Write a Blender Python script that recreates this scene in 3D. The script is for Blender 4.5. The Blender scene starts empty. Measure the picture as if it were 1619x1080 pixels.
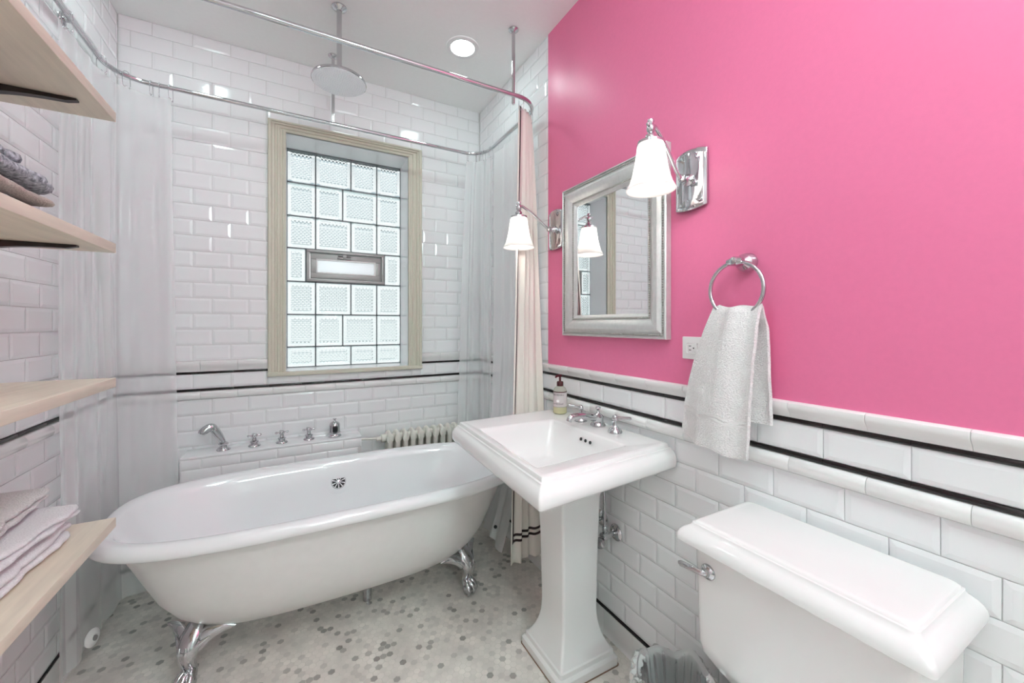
import bpy, math, random
from mathutils import Vector, Matrix, noise
random.seed(7)
C = bpy.context.scene.collection
PI = math.pi
SIN, COS = math.sin, math.cos
XR, YB, XL, YF, ZC = 1.15, 2.593, -0.75, -1.05, 2.8

# ------------------------------------------------------------------ mesh helpers
class MB:
    def __init__(s): s.v = []; s.f = []; s.m = []; s.mi = 0
    def add(s, vs, fs):
        o = len(s.v); s.v += [tuple(p) for p in vs]
        for f in fs: s.f.append(tuple(i + o for i in f)); s.m.append(s.mi)
    def box(s, a, b):
        x0, y0, z0 = a; x1, y1, z1 = b
        s.add([(x0,y0,z0),(x1,y0,z0),(x1,y1,z0),(x0,y1,z0),(x0,y0,z1),(x1,y0,z1),(x1,y1,z1),(x0,y1,z1)],
              [(0,3,2,1),(4,5,6,7),(0,1,5,4),(1,2,6,5),(2,3,7,6),(3,0,4,7)])
    def rbox(s, a, b, r=.003, ax=2, seg=3):
        """box with rounded edges all round, built as lofted rounded rectangles along axis ax"""
        o = [i for i in range(3) if i != ax]
        lo, hi = [min(a[i], b[i]) for i in range(3)], [max(a[i], b[i]) for i in range(3)]
        loops = []
        prof = [(r*(1-SIN(t*PI/2/seg)), r*(1-COS(t*PI/2/seg))) for t in range(seg+1)]
        prof = prof + [(i, (hi[ax]-lo[ax])-h) for i, h in reversed(prof)]
        for ins, h in prof:
            lp = []
            rr = max(r - ins, 1e-5) if ins < r else 1e-5
            x0, x1, y0, y1 = lo[o[0]]+ins, hi[o[0]]-ins, lo[o[1]]+ins, hi[o[1]]-ins
            for cx, cy, a0 in ((x1-rr,y1-rr,0),(x0+rr,y1-rr,PI/2),(x0+rr,y0+rr,PI),(x1-rr,y0+rr,1.5*PI)):
                for k in range(seg+1):
                    t = a0 + PI/2*k/seg
                    p = [0,0,0]; p[o[0]] = cx+rr*COS(t); p[o[1]] = cy+rr*SIN(t); p[ax] = lo[ax]+h
                    lp.append(p)
            loops.append(lp)
        s.loft(loops, True, True, ax == 1)
    def loft(s, loops, cap0=False, cap1=False, flip=False, closed=True):
        n = len(loops[0]); vs = [p for l in loops for p in l]; fs = []
        for j in range(len(loops)-1):
            for i in range(n if closed else n-1):
                k = (i+1) % n
                q = (j*n+i, j*n+k, (j+1)*n+k, (j+1)*n+i)
                fs.append(q[::-1] if flip else q)
        if cap0: fs.append(tuple(range(n)) if flip else tuple(reversed(range(n))))
        if cap1:
            b = (len(loops)-1)*n
            fs.append(tuple(reversed(range(b, b+n))) if flip else tuple(range(b, b+n)))
        s.add(vs, fs)
    def lathe(s, prof, c=(0,0,0), axis=(0,0,1), n=32, cap0=True, cap1=True):
        """prof = [(radius, height)] about axis through c"""
        ax = Vector(axis).normalized(); q = ax.to_track_quat('Z', 'Y').to_matrix(); c = Vector(c)
        loops = [[c + q @ Vector((max(r,1e-5)*COS(2*PI*i/n), max(r,1e-5)*SIN(2*PI*i/n), h)) for i in range(n)] for r, h in prof]
        s.loft(loops, cap0, cap1)
    def tube(s, pts, r, n=12, caps=True, closed=False, flat=1.0, up=None):
        pts = [Vector(p) for p in pts]; N = len(pts)
        rs = r if isinstance(r, (list, tuple)) else [r]*N
        loops = []; pu = None
        for i, p in enumerate(pts):
            a = pts[(i-1) % N] if closed or i > 0 else p
            b = pts[(i+1) % N] if closed or i < N-1 else p
            t = (b-a).normalized()
            if pu is None:
                u = Vector(up) if up else (Vector((0,0,1)) if abs(t.z) < .9 else Vector((1,0,0)))
            else: u = pu
            u = (u - t*u.dot(t)).normalized(); pu = u; w = t.cross(u)
            loops.append([p + rs[i]*(COS(2*PI*k/n)*w + flat*SIN(2*PI*k/n)*u) for k in range(n)])
        if closed:
            loops.append(loops[0]); s.loft(loops)
        else: s.loft(loops, caps, caps)
    def sphere(s, c, r, n=12, m=8, sc=(1,1,1)):
        c = Vector(c)
        loops = [[c + Vector((max(SIN(PI*j/m),1e-4)*COS(2*PI*i/n)*r*sc[0], max(SIN(PI*j/m),1e-4)*SIN(2*PI*i/n)*r*sc[1], -COS(PI*j/m)*r*sc[2])) for i in range(n)] for j in range(m+1)]
        s.loft(loops, True, True)
    def grid(s, fn, nu, nv, flip=False):
        vs = [fn(i/nu, j/nv) for j in range(nv+1) for i in range(nu+1)]
        fs = []
        for j in range(nv):
            for i in range(nu):
                a = j*(nu+1)+i; q = (a, a+1, a+nu+2, a+nu+1)
                fs.append(q[::-1] if flip else q)
        s.add(vs, fs)
    def build(s, name, mats, parent=None, smooth=True, angle=40, merge=False):
        me = bpy.data.meshes.new(name); me.from_pydata(s.v, [], s.f)
        if not isinstance(mats, (list, tuple)): mats = [mats]
        for m in mats: me.materials.append(m)
        me.polygons.foreach_set('material_index', s.m)
        if smooth:
            me.polygons.foreach_set('use_smooth', [True]*len(me.polygons))
            try: me.set_sharp_from_angle(angle=math.radians(angle))
            except Exception: pass
        me.update()
        o = bpy.data.objects.new(name, me); C.objects.link(o)
        if parent:
            o.parent = parent; o.matrix_parent_inverse = Matrix.Translation(parent.location).inverted() if parent.location.length else Matrix()
        return o

def tag(o, label=None, cat=None, group=None, kind=None):
    if label: o['label'] = label
    if cat: o['category'] = cat
    if group: o['group'] = group
    if kind: o['kind'] = kind
    return o
def thing(name, loc, label, cat, group=None):
    o = bpy.data.objects.new(name, None); C.objects.link(o); o.location = loc; o.empty_display_size = .05
    return tag(o, label, cat, group)
def struct(o): o['kind'] = 'structure'; return o
def lerp(a, b, t): return a + (b-a)*t
def spline(pts, n):
    """Catmull-Rom through pts"""
    P = [Vector(p) for p in pts]; P = [2*P[0]-P[1]] + P + [2*P[-1]-P[-2]]
    out = []; m = len(P)-3
    for i in range(n+1):
        x = i/n*m; k = min(int(x), m-1); t = x-k
        a, b, c, d = P[k:k+4]
        out.append(.5*((2*b) + (c-a)*t + (2*a-5*b+4*c-d)*t*t + (3*b-a-3*c+d)*t**3))
    return out

# ------------------------------------------------------------------ materials
def mat(name, col=(.8,.8,.8), rough=.4, metal=0, coat=0, **kw):
    m = bpy.data.materials.new(name); m.use_nodes = True
    b = m.node_tree.nodes['Principled BSDF']
    b.inputs['Base Color'].default_value = (*col, 1); b.inputs['Roughness'].default_value = rough
    b.inputs['Metallic'].default_value = metal; b.inputs['Coat Weight'].default_value = coat
    b.inputs['Coat Roughness'].default_value = .05
    for k, v in kw.items(): b.inputs[k.replace('_', ' ')].default_value = v
    return m
def nodes(m): return m.node_tree.nodes, m.node_tree.links, m.node_tree.nodes['Principled BSDF']
def add_noise(m, scale=40, amt=.1, bump=0, bdist=.002, detail=4, coord='Object', stretch=None, cols=None):
    """mottle the base colour with noise and add a noise bump"""
    N, L, b = nodes(m)
    tc = N.new('ShaderNodeTexCoord'); mp = N.new('ShaderNodeMapping'); L.new(tc.outputs[coord], mp.inputs[0])
    if stretch: mp.inputs['Scale'].default_value = stretch
    nz = N.new('ShaderNodeTexNoise'); nz.inputs['Scale'].default_value = scale; nz.inputs['Detail'].default_value = detail
    L.new(mp.outputs[0], nz.inputs['Vector'])
    if amt or cols:
        base = b.inputs['Base Color'].default_value[:3]
        cr = N.new('ShaderNodeValToRGB')
        c0, c1 = cols or ([max(0, c*(1-amt)) for c in base], [min(1, c*(1+amt)) for c in base])
        cr.color_ramp.elements[0].position = .3; cr.color_ramp.elements[1].position = .7
        cr.color_ramp.elements[0].color = (*c0, 1); cr.color_ramp.elements[1].color = (*c1, 1)
        L.new(nz.outputs['Fac'], cr.inputs[0]); L.new(cr.outputs[0], b.inputs['Base Color'])
    if bump:
        bp = N.new('ShaderNodeBump'); bp.inputs['Strength'].default_value = bump; bp.inputs['Distance'].default_value = bdist
        L.new(nz.outputs['Fac'], bp.inputs['Height']); L.new(bp.outputs[0], b.inputs['Normal'])
    return m
M = {}
M['tile'] = mat('glazed_white_tile', (.84,.85,.86), .12, Specular_IOR_Level=.5)
M['grout'] = add_noise(mat('pale_grout', (.70,.70,.69), .8), 200, .06)
M['black'] = mat('glazed_black_tile', (.012,.009,.009), .12)
M['rail'] = mat('glazed_white_trim', (.81,.81,.80), .1)
M['pink'] = add_noise(mat('raspberry_pink_paint', (.78,.185,.35), .36), 90, .015, .05, .001)
M['ceil'] = add_noise(mat('white_ceiling_paint', (.88,.89,.88), .7), 60, .01, .05, .001)
M['plain'] = add_noise(mat('white_wall_paint', (.78,.78,.77), .6), 60, .01)
M['chrome'] = mat('polished_chrome', (.60,.605,.62), .05, 1)
M['porc'] = mat('white_vitreous_porcelain', (.83,.83,.82), .08, 0, .3)
M['tub'] = mat('white_tub_enamel', (.83,.84,.85), .07, 0, .3)
M['tubout'] = add_noise(mat('painted_cast_iron', (.70,.69,.675), .3), 30, .015)
M['casing'] = add_noise(mat('cream_casing_paint', (.60,.58,.48), .4), 50, .02)
M['reveal'] = mat('white_gloss_reveal', (.90,.91,.92), .2)
M['mortar'] = add_noise(mat('grey_block_mortar', (.22,.25,.26), .7), 120, .1)
M['vent'] = mat('grey_aluminium_vent', (.36,.36,.35), .4, .3)
M['wood'] = add_noise(mat('pale_birch', (.76,.68,.56), .5), 9, .08, .06, .001, 6, 'Object', (6, .6, 6))
M['iron'] = mat('black_cast_iron', (.018,.012,.011), .35)
M['mirror'] = mat('silvered_mirror', (.93,.94,.94), .01, 1)
M['silver'] = add_noise(mat('brushed_silver_leaf', (.66,.67,.66), .38, .55), 60, .05)
M['bead'] = mat('antique_silver_beads', (.42,.41,.38), .35, .8)
M['rad'] = add_noise(mat('cream_radiator_paint', (.74,.72,.66), .35), 60, .03)
M['dark'] = mat('dark_void', (.01,.01,.012), .6)
M['plastic'] = mat('white_plastic', (.84,.84,.83), .3)
M['gasket'] = mat('brown_caulk', (.25,.16,.11), .7)
M['terry'] = add_noise(mat('white_terry', (.82,.81,.80), .95, Sheen_Weight=.3), 260, .08, 1, .006, 4)
M['terryband'] = mat('white_woven_band', (.76,.75,.74), .7)
M['lilac'] = add_noise(mat('pale_lilac_terry', (.82,.81,.83), .95), 260, .06, .8, .003, 3)
M['greytowel'] = add_noise(mat('slate_grey_terry', (.20,.21,.24), .95), 120, .3, 1, .006, 3, 'Object', None, ((.13,.145,.165),(.62,.67,.72)))
M['tan'] = add_noise(mat('taupe_terry', (.52,.47,.42), .95), 260, .15, .8, .004, 3)
M['fabric'] = add_noise(mat('cream_curtain_cotton', (.80,.76,.70), .85), 600, .03, .2, .0005, 2)
M['stripe'] = mat('dark_plum_piping', (.03,.012,.014), .7)
M['soap'] = mat('clear_soap_plastic', (.80,.78,.68), .15, 0, 0, Transmission_Weight=.5)
M['soapbase'] = mat('yellow_liquid_soap', (.72,.68,.42), .15, 0, 0, Transmission_Weight=.3)
M['label'] = add_noise(mat('mauve_paper_label', (.60,.54,.54), .6), 500, .12)
M['ink'] = mat('dark_label_ink', (.05,.03,.03), .6)
M['pump'] = mat('maroon_pump_plastic', (.07,.008,.012), .25)
M['cantrim'] = mat('white_can_trim', (.82,.82,.82), .4)
M['door'] = mat('added_dark_wood', (.10,.06,.045), .4)
M['bin'] = mat('grey_wire_bin', (.25,.25,.25), .4, .5)

def shader_mat(name):
    m = bpy.data.materials.new(name); m.use_nodes = True
    N, L = m.node_tree.nodes, m.node_tree.links
    N.clear(); out = N.new('ShaderNodeOutputMaterial')
    return m, N, L, out
def emis(name, col, s):
    m, N, L, out = shader_mat(name); e = N.new('ShaderNodeEmission')
    e.inputs[0].default_value = (*col, 1); e.inputs[1].default_value = s; L.new(e.outputs[0], out.inputs[0]); return m
M['lens'] = emis('fill_can_lens', (.80,.99,.98), 40); M['lens_dim'] = emis('glowing_can_lens_dim', (.81,.99,.98), 26)
M['bulb'] = emis('glowing_bulb', (1,.97,.92), 12)

def sheet(name, col, transp, gloss, rough, scale=14):
    """thin plastic or voile sheet: transparent + diffuse/translucent haze + gloss"""
    m, N, L, out = shader_mat(name)
    tr = N.new('ShaderNodeBsdfTransparent'); di = N.new('ShaderNodeBsdfDiffuse'); tl = N.new('ShaderNodeBsdfTranslucent'); gl = N.new('ShaderNodeBsdfGlossy')
    for n in (di, tl): n.inputs[0].default_value = (*col, 1)
    gl.inputs[0].default_value = (1,1,1,1); gl.inputs['Roughness'].default_value = rough
    a = N.new('ShaderNodeMixShader'); a.inputs[0].default_value = .35; L.new(di.outputs[0], a.inputs[1]); L.new(tl.outputs[0], a.inputs[2])
    lw = N.new('ShaderNodeLayerWeight'); lw.inputs[0].default_value = .35
    mr = N.new('ShaderNodeMapRange'); mr.inputs[3].default_value = transp; mr.inputs[4].default_value = transp*.55
    L.new(lw.outputs['Facing'], mr.inputs[0])
    b = N.new('ShaderNodeMixShader'); L.new(mr.outputs[0], b.inputs[0]); L.new(a.outputs[0], b.inputs[1]); L.new(tr.outputs[0], b.inputs[2])
    fr = N.new('ShaderNodeFresnel'); fr.inputs[0].default_value = 1.35
    ml = N.new('ShaderNodeMath'); ml.operation = 'MULTIPLY'; ml.inputs[1].default_value = gloss; L.new(fr.outputs[0], ml.inputs[0])
    tc = N.new('ShaderNodeTexCoord'); nz = N.new('ShaderNodeTexNoise'); nz.inputs['Scale'].default_value = scale; nz.inputs['Detail'].default_value = 3
    bp = N.new('ShaderNodeBump'); bp.inputs['Strength'].default_value = .35; bp.inputs['Distance'].default_value = .01
    L.new(tc.outputs['Object'], nz.inputs['Vector']); L.new(nz.outputs[0], bp.inputs['Height']); L.new(bp.outputs[0], gl.inputs['Normal'])
    c = N.new('ShaderNodeMixShader'); L.new(ml.outputs[0], c.inputs[0]); L.new(b.outputs[0], c.inputs[1]); L.new(gl.outputs[0], c.inputs[2])
    L.new(c.outputs[0], out.inputs[0])
    return m
M['clear'] = sheet('clear_vinyl_sheet', (.93,.945,.95), .58, .3, .12, 3)
M['liner'] = sheet('frosted_vinyl_liner', (.96,.97,.98), .06, .3, .3, 5)
M['bag'] = sheet('thin_white_bag', (.88,.91,.90), .12, 1.0, .2, 30)

m, N, L, out = shader_mat('frosted_shade_glass')
tl = N.new('ShaderNodeBsdfTranslucent'); tl.inputs[0].default_value = (.93,.92,.9,1)
di = N.new('ShaderNodeBsdfDiffuse'); di.inputs[0].default_value = (.9,.89,.87,1)
gl = N.new('ShaderNodeBsdfGlossy'); gl.inputs['Roughness'].default_value = .12
a = N.new('ShaderNodeMixShader'); a.inputs[0].default_value = .55; L.new(di.outputs[0], a.inputs[1]); L.new(tl.outputs[0], a.inputs[2])
b = N.new('ShaderNodeMixShader'); b.inputs[0].default_value = .06; L.new(a.outputs[0], b.inputs[1]); L.new(gl.outputs[0], b.inputs[2]); L.new(b.outputs[0], out.inputs[0])
M['shade'] = m

# glass block: pressed glass, quilted field by a bump, plain rim
def block_glass(name, quilt):
    m, N, L, out = shader_mat(name)
    rf = N.new('ShaderNodeBsdfGlass'); rf.inputs[0].default_value = (.965,.99,.99,1); rf.inputs['IOR'].default_value = 1.45; rf.inputs['Roughness'].default_value = .02
    tr = N.new('ShaderNodeBsdfTransparent'); tr.inputs[0].default_value = (.96,.985,.985,1)
    tl = N.new('ShaderNodeBsdfTranslucent'); tl.inputs[0].default_value = (.92,.95,.95,1)
    a = N.new('ShaderNodeMixShader'); a.inputs[0].default_value = .04; L.new(rf.outputs[0], a.inputs[1]); L.new(tr.outputs[0], a.inputs[2])
    b = N.new('ShaderNodeMixShader'); b.inputs[0].default_value = .1; L.new(a.outputs[0], b.inputs[1]); L.new(tl.outputs[0], b.inputs[2]); L.new(b.outputs[0], out.inputs[0])
    if quilt:
        tc = N.new('ShaderNodeTexCoord'); sp = N.new('ShaderNodeSeparateXYZ'); L.new(tc.outputs['Object'], sp.inputs[0])
        def mth(op, x, y):
            n_ = N.new('ShaderNodeMath'); n_.operation = op
            for k, q in enumerate((x, y)):
                if q is None: continue
                if isinstance(q, (int, float)): n_.inputs[k].default_value = q
                else: L.new(q, n_.inputs[k])
            return n_.outputs[0]
        p = mth('ADD', sp.outputs[0], sp.outputs[2]); q = mth('SUBTRACT', sp.outputs[0], sp.outputs[2])
        h = mth('ADD', mth('ABSOLUTE', mth('SINE', mth('MULTIPLY', p, PI/.0215), None), None), mth('ABSOLUTE', mth('SINE', mth('MULTIPLY', q, PI/.0215), None), None))
        bp = N.new('ShaderNodeBump'); bp.inputs['Strength'].default_value = 1; bp.inputs['Distance'].default_value = .0045; L.new(h, bp.inputs['Height'])
        L.new(bp.outputs[0], rf.inputs['Normal']); L.new(bp.outputs[0], tl.inputs['Normal'])
    return m
M['glass'] = block_glass('pressed_block_glass', False); M['quilt'] = block_glass('quilted_block_glass', True)
m, N, L, out = shader_mat('frosted_vent_pane')
tl = N.new('ShaderNodeBsdfTranslucent'); tl.inputs[0].default_value = (.93,.94,.97,1)
tr = N.new('ShaderNodeBsdfTransparent'); gl = N.new('ShaderNodeBsdfGlossy'); gl.inputs['Roughness'].default_value = .2
a = N.new('ShaderNodeMixShader'); a.inputs[0].default_value = .45; L.new(tl.outputs[0], a.inputs[1]); L.new(tr.outputs[0], a.inputs[2])
b = N.new('ShaderNodeMixShader'); b.inputs[0].default_value = .05; L.new(a.outputs[0], b.inputs[1]); L.new(gl.outputs[0], b.inputs[2]); L.new(b.outputs[0], out.inputs[0])
M['pane'] = m

# marble hexagons: colour per tile from a face attribute, mottled
m = mat('marble_hexagon', (.7,.69,.66), .3); N, L, b = nodes(m)
at = N.new('ShaderNodeAttribute'); at.attribute_name = 'tint'
tc = N.new('ShaderNodeTexCoord'); nz = N.new('ShaderNodeTexNoise'); nz.inputs['Scale'].default_value = 9; nz.inputs['Detail'].default_value = 6
L.new(tc.outputs['Object'], nz.inputs['Vector'])
cr = N.new('ShaderNodeValToRGB'); cr.color_ramp.elements[0].position = .32; cr.color_ramp.elements[1].position = .66
cr.color_ramp.elements[0].color = (.80,.79,.77,1); cr.color_ramp.elements[1].color = (1,.99,.96,1)
L.new(nz.outputs[0], cr.inputs[0])
mx = N.new('ShaderNodeMix'); mx.data_type = 'RGBA'; mx.blend_type = 'MULTIPLY'; mx.inputs[0].default_value = 1
L.new(at.outputs['Color'], mx.inputs[6]); L.new(cr.outputs[0], mx.inputs[7]); L.new(mx.outputs[2], b.inputs['Base Color'])
M['hex'] = m
M['fgrout'] = add_noise(mat('beige_floor_grout', (.72,.69,.63), .8), 30, .12)

# ------------------------------------------------------------------ room shell
TH = .0065                                                     # tile face stands this far off the grout plane
def wall_frame(side):
    """returns f(u, z, d): u along the wall, z up, d distance into the room from the tile face"""
    if side == 'back':  return (lambda u, z, d: (u, YB - d, z)), False
    if side == 'right': return (lambda u, z, d: (XR - d, u, z)), True
    return (lambda u, z, d: (XL + d, u, z)), False
def quadwall(mb, side, u0, u1, z0, z1, d):
    f, fl = wall_frame(side)
    q = [f(u0,z0,d), f(u1,z0,d), f(u1,z1,d), f(u0,z1,d)]
    if side == 'left': q = q[::-1]
    if side == 'right': q = q[::-1]
    mb.add(q, [(0,1,2,3)])
def tile(mb, side, u0, u1, z0, z1):
    if u1-u0 < .006 or z1-z0 < .006: return
    f, fl = wall_frame(side); g = .0011; bv = min(.0125, (u1-u0)*.3, (z1-z0)*.3)
    a, b = random.gauss(0, .0016), random.gauss(0, .0022)
    uc, zc = (u0+u1)/2, (z0+z1)/2
    o = [(u0+g,z0+g),(u1-g,z0+g),(u1-g,z1-g),(u0+g,z1-g)]
    i = [(u0+bv,z0+bv),(u1-bv,z0+bv),(u1-bv,z1-bv),(u0+bv,z1-bv)]
    vs = [f(u,z,-TH) for u,z in o] + [f(u,z,-TH+.0042) for u,z in o] + [f(u,z,(u-uc)*a+(z-zc)*b) for u,z in i]
    fs = [(8,9,10,11)]
    for k in range(4):
        n = (k+1) % 4; fs += [(k,n,n+4,k+4), (k+4,n+4,n+8,k+8)]
    if side != 'back': fs = [t[::-1] for t in fs]
    if side == 'left': fs = [t for t in fs]
    mb.add(vs, fs)
PU, PZ = .161, .0801
def tile_area(mb, side, u0, u1, z0, z1, off0, zanchor, pz=PZ, hole=None, parity=0):
    r0 = math.floor((z0-zanchor)/pz + 1e-6); k = r0
    while zanchor + k*pz < z1 - 1e-4:
        a, b = max(z0, zanchor+k*pz), min(z1, zanchor+(k+1)*pz)
        off = off0 + (PU/2 if (k+parity) % 2 else 0)
        j = math.floor((u0-off)/PU)
        while off + j*PU < u1:
            c, d = max(u0, off+j*PU), min(u1, off+(j+1)*PU)
            if hole and b > hole[2]+1e-4 and a < hole[3]-1e-4:
                zz = [(a,b)]
                segs = []
                if c < hole[0]: segs.append((c, min(d, hole[0]), a, b))
                if d > hole[1]: segs.append((max(c, hole[1]), d, a, b))
                mc, md = max(c, hole[0]), min(d, hole[1])
                if md > mc:
                    if a < hole[2]: segs.append((mc, md, a, hole[2]))
                    if b > hole[3]: segs.append((mc, md, hole[3], b))
                for s in segs: tile(mb, side, *s)
            else: tile(mb, side, c, d, a, b)
            j += 1
        k += 1
def strip(side, u0, u1, prof, off, name, m, gap=.0004, hole=None):
    """row of moulded trim pieces: prof = [(d, z)] outline, pieces PU long"""
    f, fl = wall_frame(side); mb = MB(); j = math.floor((u0-off)/PU)
    while off + j*PU < u1:
        a, b = max(u0, off+j*PU), min(u1, off+(j+1)*PU); j += 1
        if hole and b > hole[0] and a < hole[1]:
            if a < hole[0]: b = hole[0]
            elif b > hole[1]: a = hole[1]
            else: continue
        if b-a < .004: continue
        loops = [[f(u, z, d*s - (1-s)*.001) for d, z in prof] for u, s in ((a+gap,.93),(a+gap+.0015,1),(b-gap-.0015,1),(b-gap,.93))]
        mb.loft(loops, True, True, side == 'left' or side == 'back')
    return struct(mb.build(name, m, None, True, 35))
def half_round(z0, z1, d, n=8, base=-.006):
    return [(base, z0)] + [(d*SIN(PI*k/n)**.8, lerp(z0, z1, .5-.5*COS(PI*k/n))) for k in range(n+1)] + [(base, z1)]
CAP = [(-.006,1.0545),(.001,1.0545),(.004,1.062),(.010,1.070),(.017,1.078),(.020,1.086),(.018,1.094),(.011,1.0975),(-.006,1.0975)]
CAPB = [(d, 1.0545+(z-1.0545)*1.28) for d, z in CAP]

WH = (-.133, .731, 1.010, 2.441)      # casing outline on back wall
WO = (-.045, .643, 1.034, 2.382)      # opening
mb = MB(); mb.mi = 0
D = -TH+.0008
for q in ((XL-.03,WO[0],-.02,ZC+.03),(WO[1],XR+.03,-.02,ZC+.03),(WO[0],WO[1],0,WO[2]),(WO[0],WO[1],WO[3],ZC)): quadwall(mb,'back',*q,D)
mb.mi = 1
tile_area(mb,'back',XL,XR,1.1117,ZC,-.3025,1.1117,.0811,WH)
tile_area(mb,'back',XL,XR,.9655,1.0415,-.301,.9655,.076,WH)
tile_area(mb,'back',XL,XR,.108,.9085,-.383,.108,PZ,None,1)
tile_area(mb,'back',XL,XR,.0,.095,-.383,.0,.095)
struct(mb.build('wall_back', [M['grout'], M['tile']], None, False))
mb = MB(); YP = 1.722
quadwall(mb,'right',YP,YB+.03,-.02,ZC+.03,D); quadwall(mb,'right',YF,YP,-.02,1.09,D)
mb.mi = 1
tile_area(mb,'right',YP,YB,1.1117,ZC,.05,1.1117,.0811)
tile_area(mb,'right',YF+.5,YB,.9655,1.0415,.0155,.9655,.076)
tile_area(mb,'right',YF+.5,YB,.108,.9085,.616,.108,PZ,None,1)
tile_area(mb,'right',YF+.5,YB,.0,.095,.616,.0,.095)
mb.mi = 2
quadwall(mb,'right',YF,YP,1.09,ZC,-.001)
f, _ = wall_frame('right')
mb.add([f(YP,1.09,-.001),f(YP,ZC,-.001),f(YP,ZC,-.008),f(YP,1.09,-.008)],[(0,1,2,3)])
struct(mb.build('wall_right', [M['grout'], M['tile'], M['pink']], None, False))
mb = MB()
quadwall(mb,'left',YF,YB+.03,-.02,ZC+.03,D); mb.mi = 1
tile_area(mb,'left',-.2,YB,1.1117,ZC,.08,1.1117,.0811)
tile_area(mb,'left',-.2,YB,.9655,1.0415,.03,.9655,.076)
tile_area(mb,'left',-.2,YB,.108,.9085,.11,.108,PZ)
tile_area(mb,'left',-.2,YB,.0,.095,.11,.0,.095)
struct(mb.build('wall_left', [M['grout'], M['tile']], None, False))
mb = MB()
HX0, HX1, HZ, HY = -.40, .50, 2.08, -2.9
for a, b, c, d in ((XL-.03,HX0,-.02,ZC+.03),(HX1,XR+.03,-.02,ZC+.03),(HX0,HX1,HZ,ZC+.03)): mb.box((a,YF-.12,c),(b,YF,d))  # opening put in so fill from the added hall gets through
struct(mb.build('wall_front', M['plain'], None, False))
mb = MB()
hv = [(-.9,HY,0),(1.0,HY,0),(1.0,YF-.11,0),(-.9,YF-.11,0),(-.9,HY,2.6),(1.0,HY,2.6),(1.0,YF-.11,2.6),(-.9,YF-.11,2.6)]
mb.add(hv, [(4,7,6,5),(0,1,5,4),(1,2,6,5),(3,0,4,7)][0:4]); mb.mi = 1; mb.add(hv, [(0,3,2,1)])
struct(mb.build('wall_added_hall', [M['plain'], M['door']], None, False))  # unseen hall, added so light spills low into the room
mb = MB()
for a, b, c, d in ((HX0-.08,HX0,0,HZ+.08),(HX1,HX1+.08,0,HZ+.08),(HX0,HX1,HZ,HZ+.08)): mb.rbox((a,YF-.002,c),(b,YF+.018,d),.004,2 if d-c > 1 else 0)
struct(mb.build('trim_40', M['plain']))
mb = MB(); mb.add([(XL-.03,YF-.03,ZC),(XR+.03,YF-.03,ZC),(XR+.03,YB+.03,ZC),(XL-.03,YB+.03,ZC)],[(0,3,2,1)])
struct(mb.build('ceiling', M['ceil'], None, False))
# unseen dark door, added so the chrome has something dark to reflect
d0 = MB(); d0.rbox((HX0-.02,YF-.93,.006),(HX0+.02,YF-.13,2.06),.004)
door = struct(d0.build('added_door_1', M['door']))
for zz in ((.2,.95),(1.1,1.9)):
    d1 = MB(); d1.rbox((HX0+.02,YF-.82,zz[0]),(HX0+.03,YF-.24,zz[1]),.005,0); d1.build('door_panel', M['door'], door)
d1 = MB(); d1.sphere((HX0+.075,YF-.86,1.0),.03); d1.lathe([(.01,0),(.01,.05)],(HX0+.02,YF-.86,1.0),(1,0,0),12); d1.build('door_knob', M['chrome'], door)
# floor of marble hexagons
mb = MB(); mb.add([(XL-.03,YF-.03,-.0012),(XR+.03,YF-.03,-.0012),(XR+.03,YB+.03,-.0012),(XL-.03,YB+.03,-.0012)],[(0,1,2,3)])
P = .0245; R = P/math.sqrt(3)-.0009; tints = [(1,1,1,1)]
ny = int((YB+.35)/(P*.866))
mb.mi = 1
for j in range(ny):
    for i in range(int((XR-XL)/P)+1):
        x = XL + P*(i+.5*(j % 2)); y = -.3 + j*P*.866
        if x-R*.9 < XL or x+R*.9 > XR or y+R > YB: continue
        mb.add([(x+R*SIN(PI/3*k), y+R*COS(PI/3*k), 0) for k in range(6)], [(5,4,3,2,1,0)])
        r = random.random(); nb = noise.noise((x*2.3, y*2.3, 4.))
        if r < .055 + .05*max(nb,0): c = random.uniform(.38,.58)
        elif r < .2: c = random.uniform(.70,.82)
        else: c = random.uniform(.84,.93)
        w = random.uniform(.92,1.0)
        tints.append((c, c*(.915+.04*w), c*(.83+.09*w), 1))
fl = mb.build('floor', [M['fgrout'], M['hex']], None, False)
ca = fl.data.color_attributes.new('tint', 'FLOAT_COLOR', 'CORNER')
cols = []
for p in fl.data.polygons: cols += list(tints[p.index])*p.loop_total
ca.data.foreach_set('color', cols); struct(fl)
# trims
n = 1
for side, u0, u1, o1, o2 in (('back',XL,XR,-.27,-.29),('right',-.45,YB,.41,.0155),('left',-.2,YB,.05,.03)):
    hole = WH if side == 'back' else None
    cap = CAPB if side != 'right' else CAP
    strip(side,u0,u1,cap,o1,'trim_%d'%n,M['rail'],hole=hole); n += 1
    strip(side,u0,u1,[(-.006,1.0425),(.0015,1.0425),(.003,1.045),(.003,1.051),(.0015,1.0535),(-.006,1.0535)],o2,'trim_%d'%n,M['black'],hole=hole); n += 1
    strip(side,u0,u1,[(-.006,.9535),(.0015,.9535),(.003,.956),(.003,.962),(.0015,.9645),(-.006,.9645)],o2,'trim_%d'%n,M['black']); n += 1
    strip(side,u0,u1,half_round(.910,.951,.016),o1,'trim_%d'%n,M['rail']); n += 1
    strip(side,u0,u1,[(-.006,.0965),(.0015,.0965),(.003,.099),(.003,.104),(.0015,.1065),(-.006,.1065)],o2,'trim_%d'%n,M['black']); n += 1
    strip(side,u0,u1,[(-.006,.0),(.012,.0),(.009,.004),(.0035,.012),(.002,.03),(.0025,.088),(.0015,.0945),(-.006,.0945)],o1+.08,'baseboard_%s'%side,M['rail'])

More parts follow.
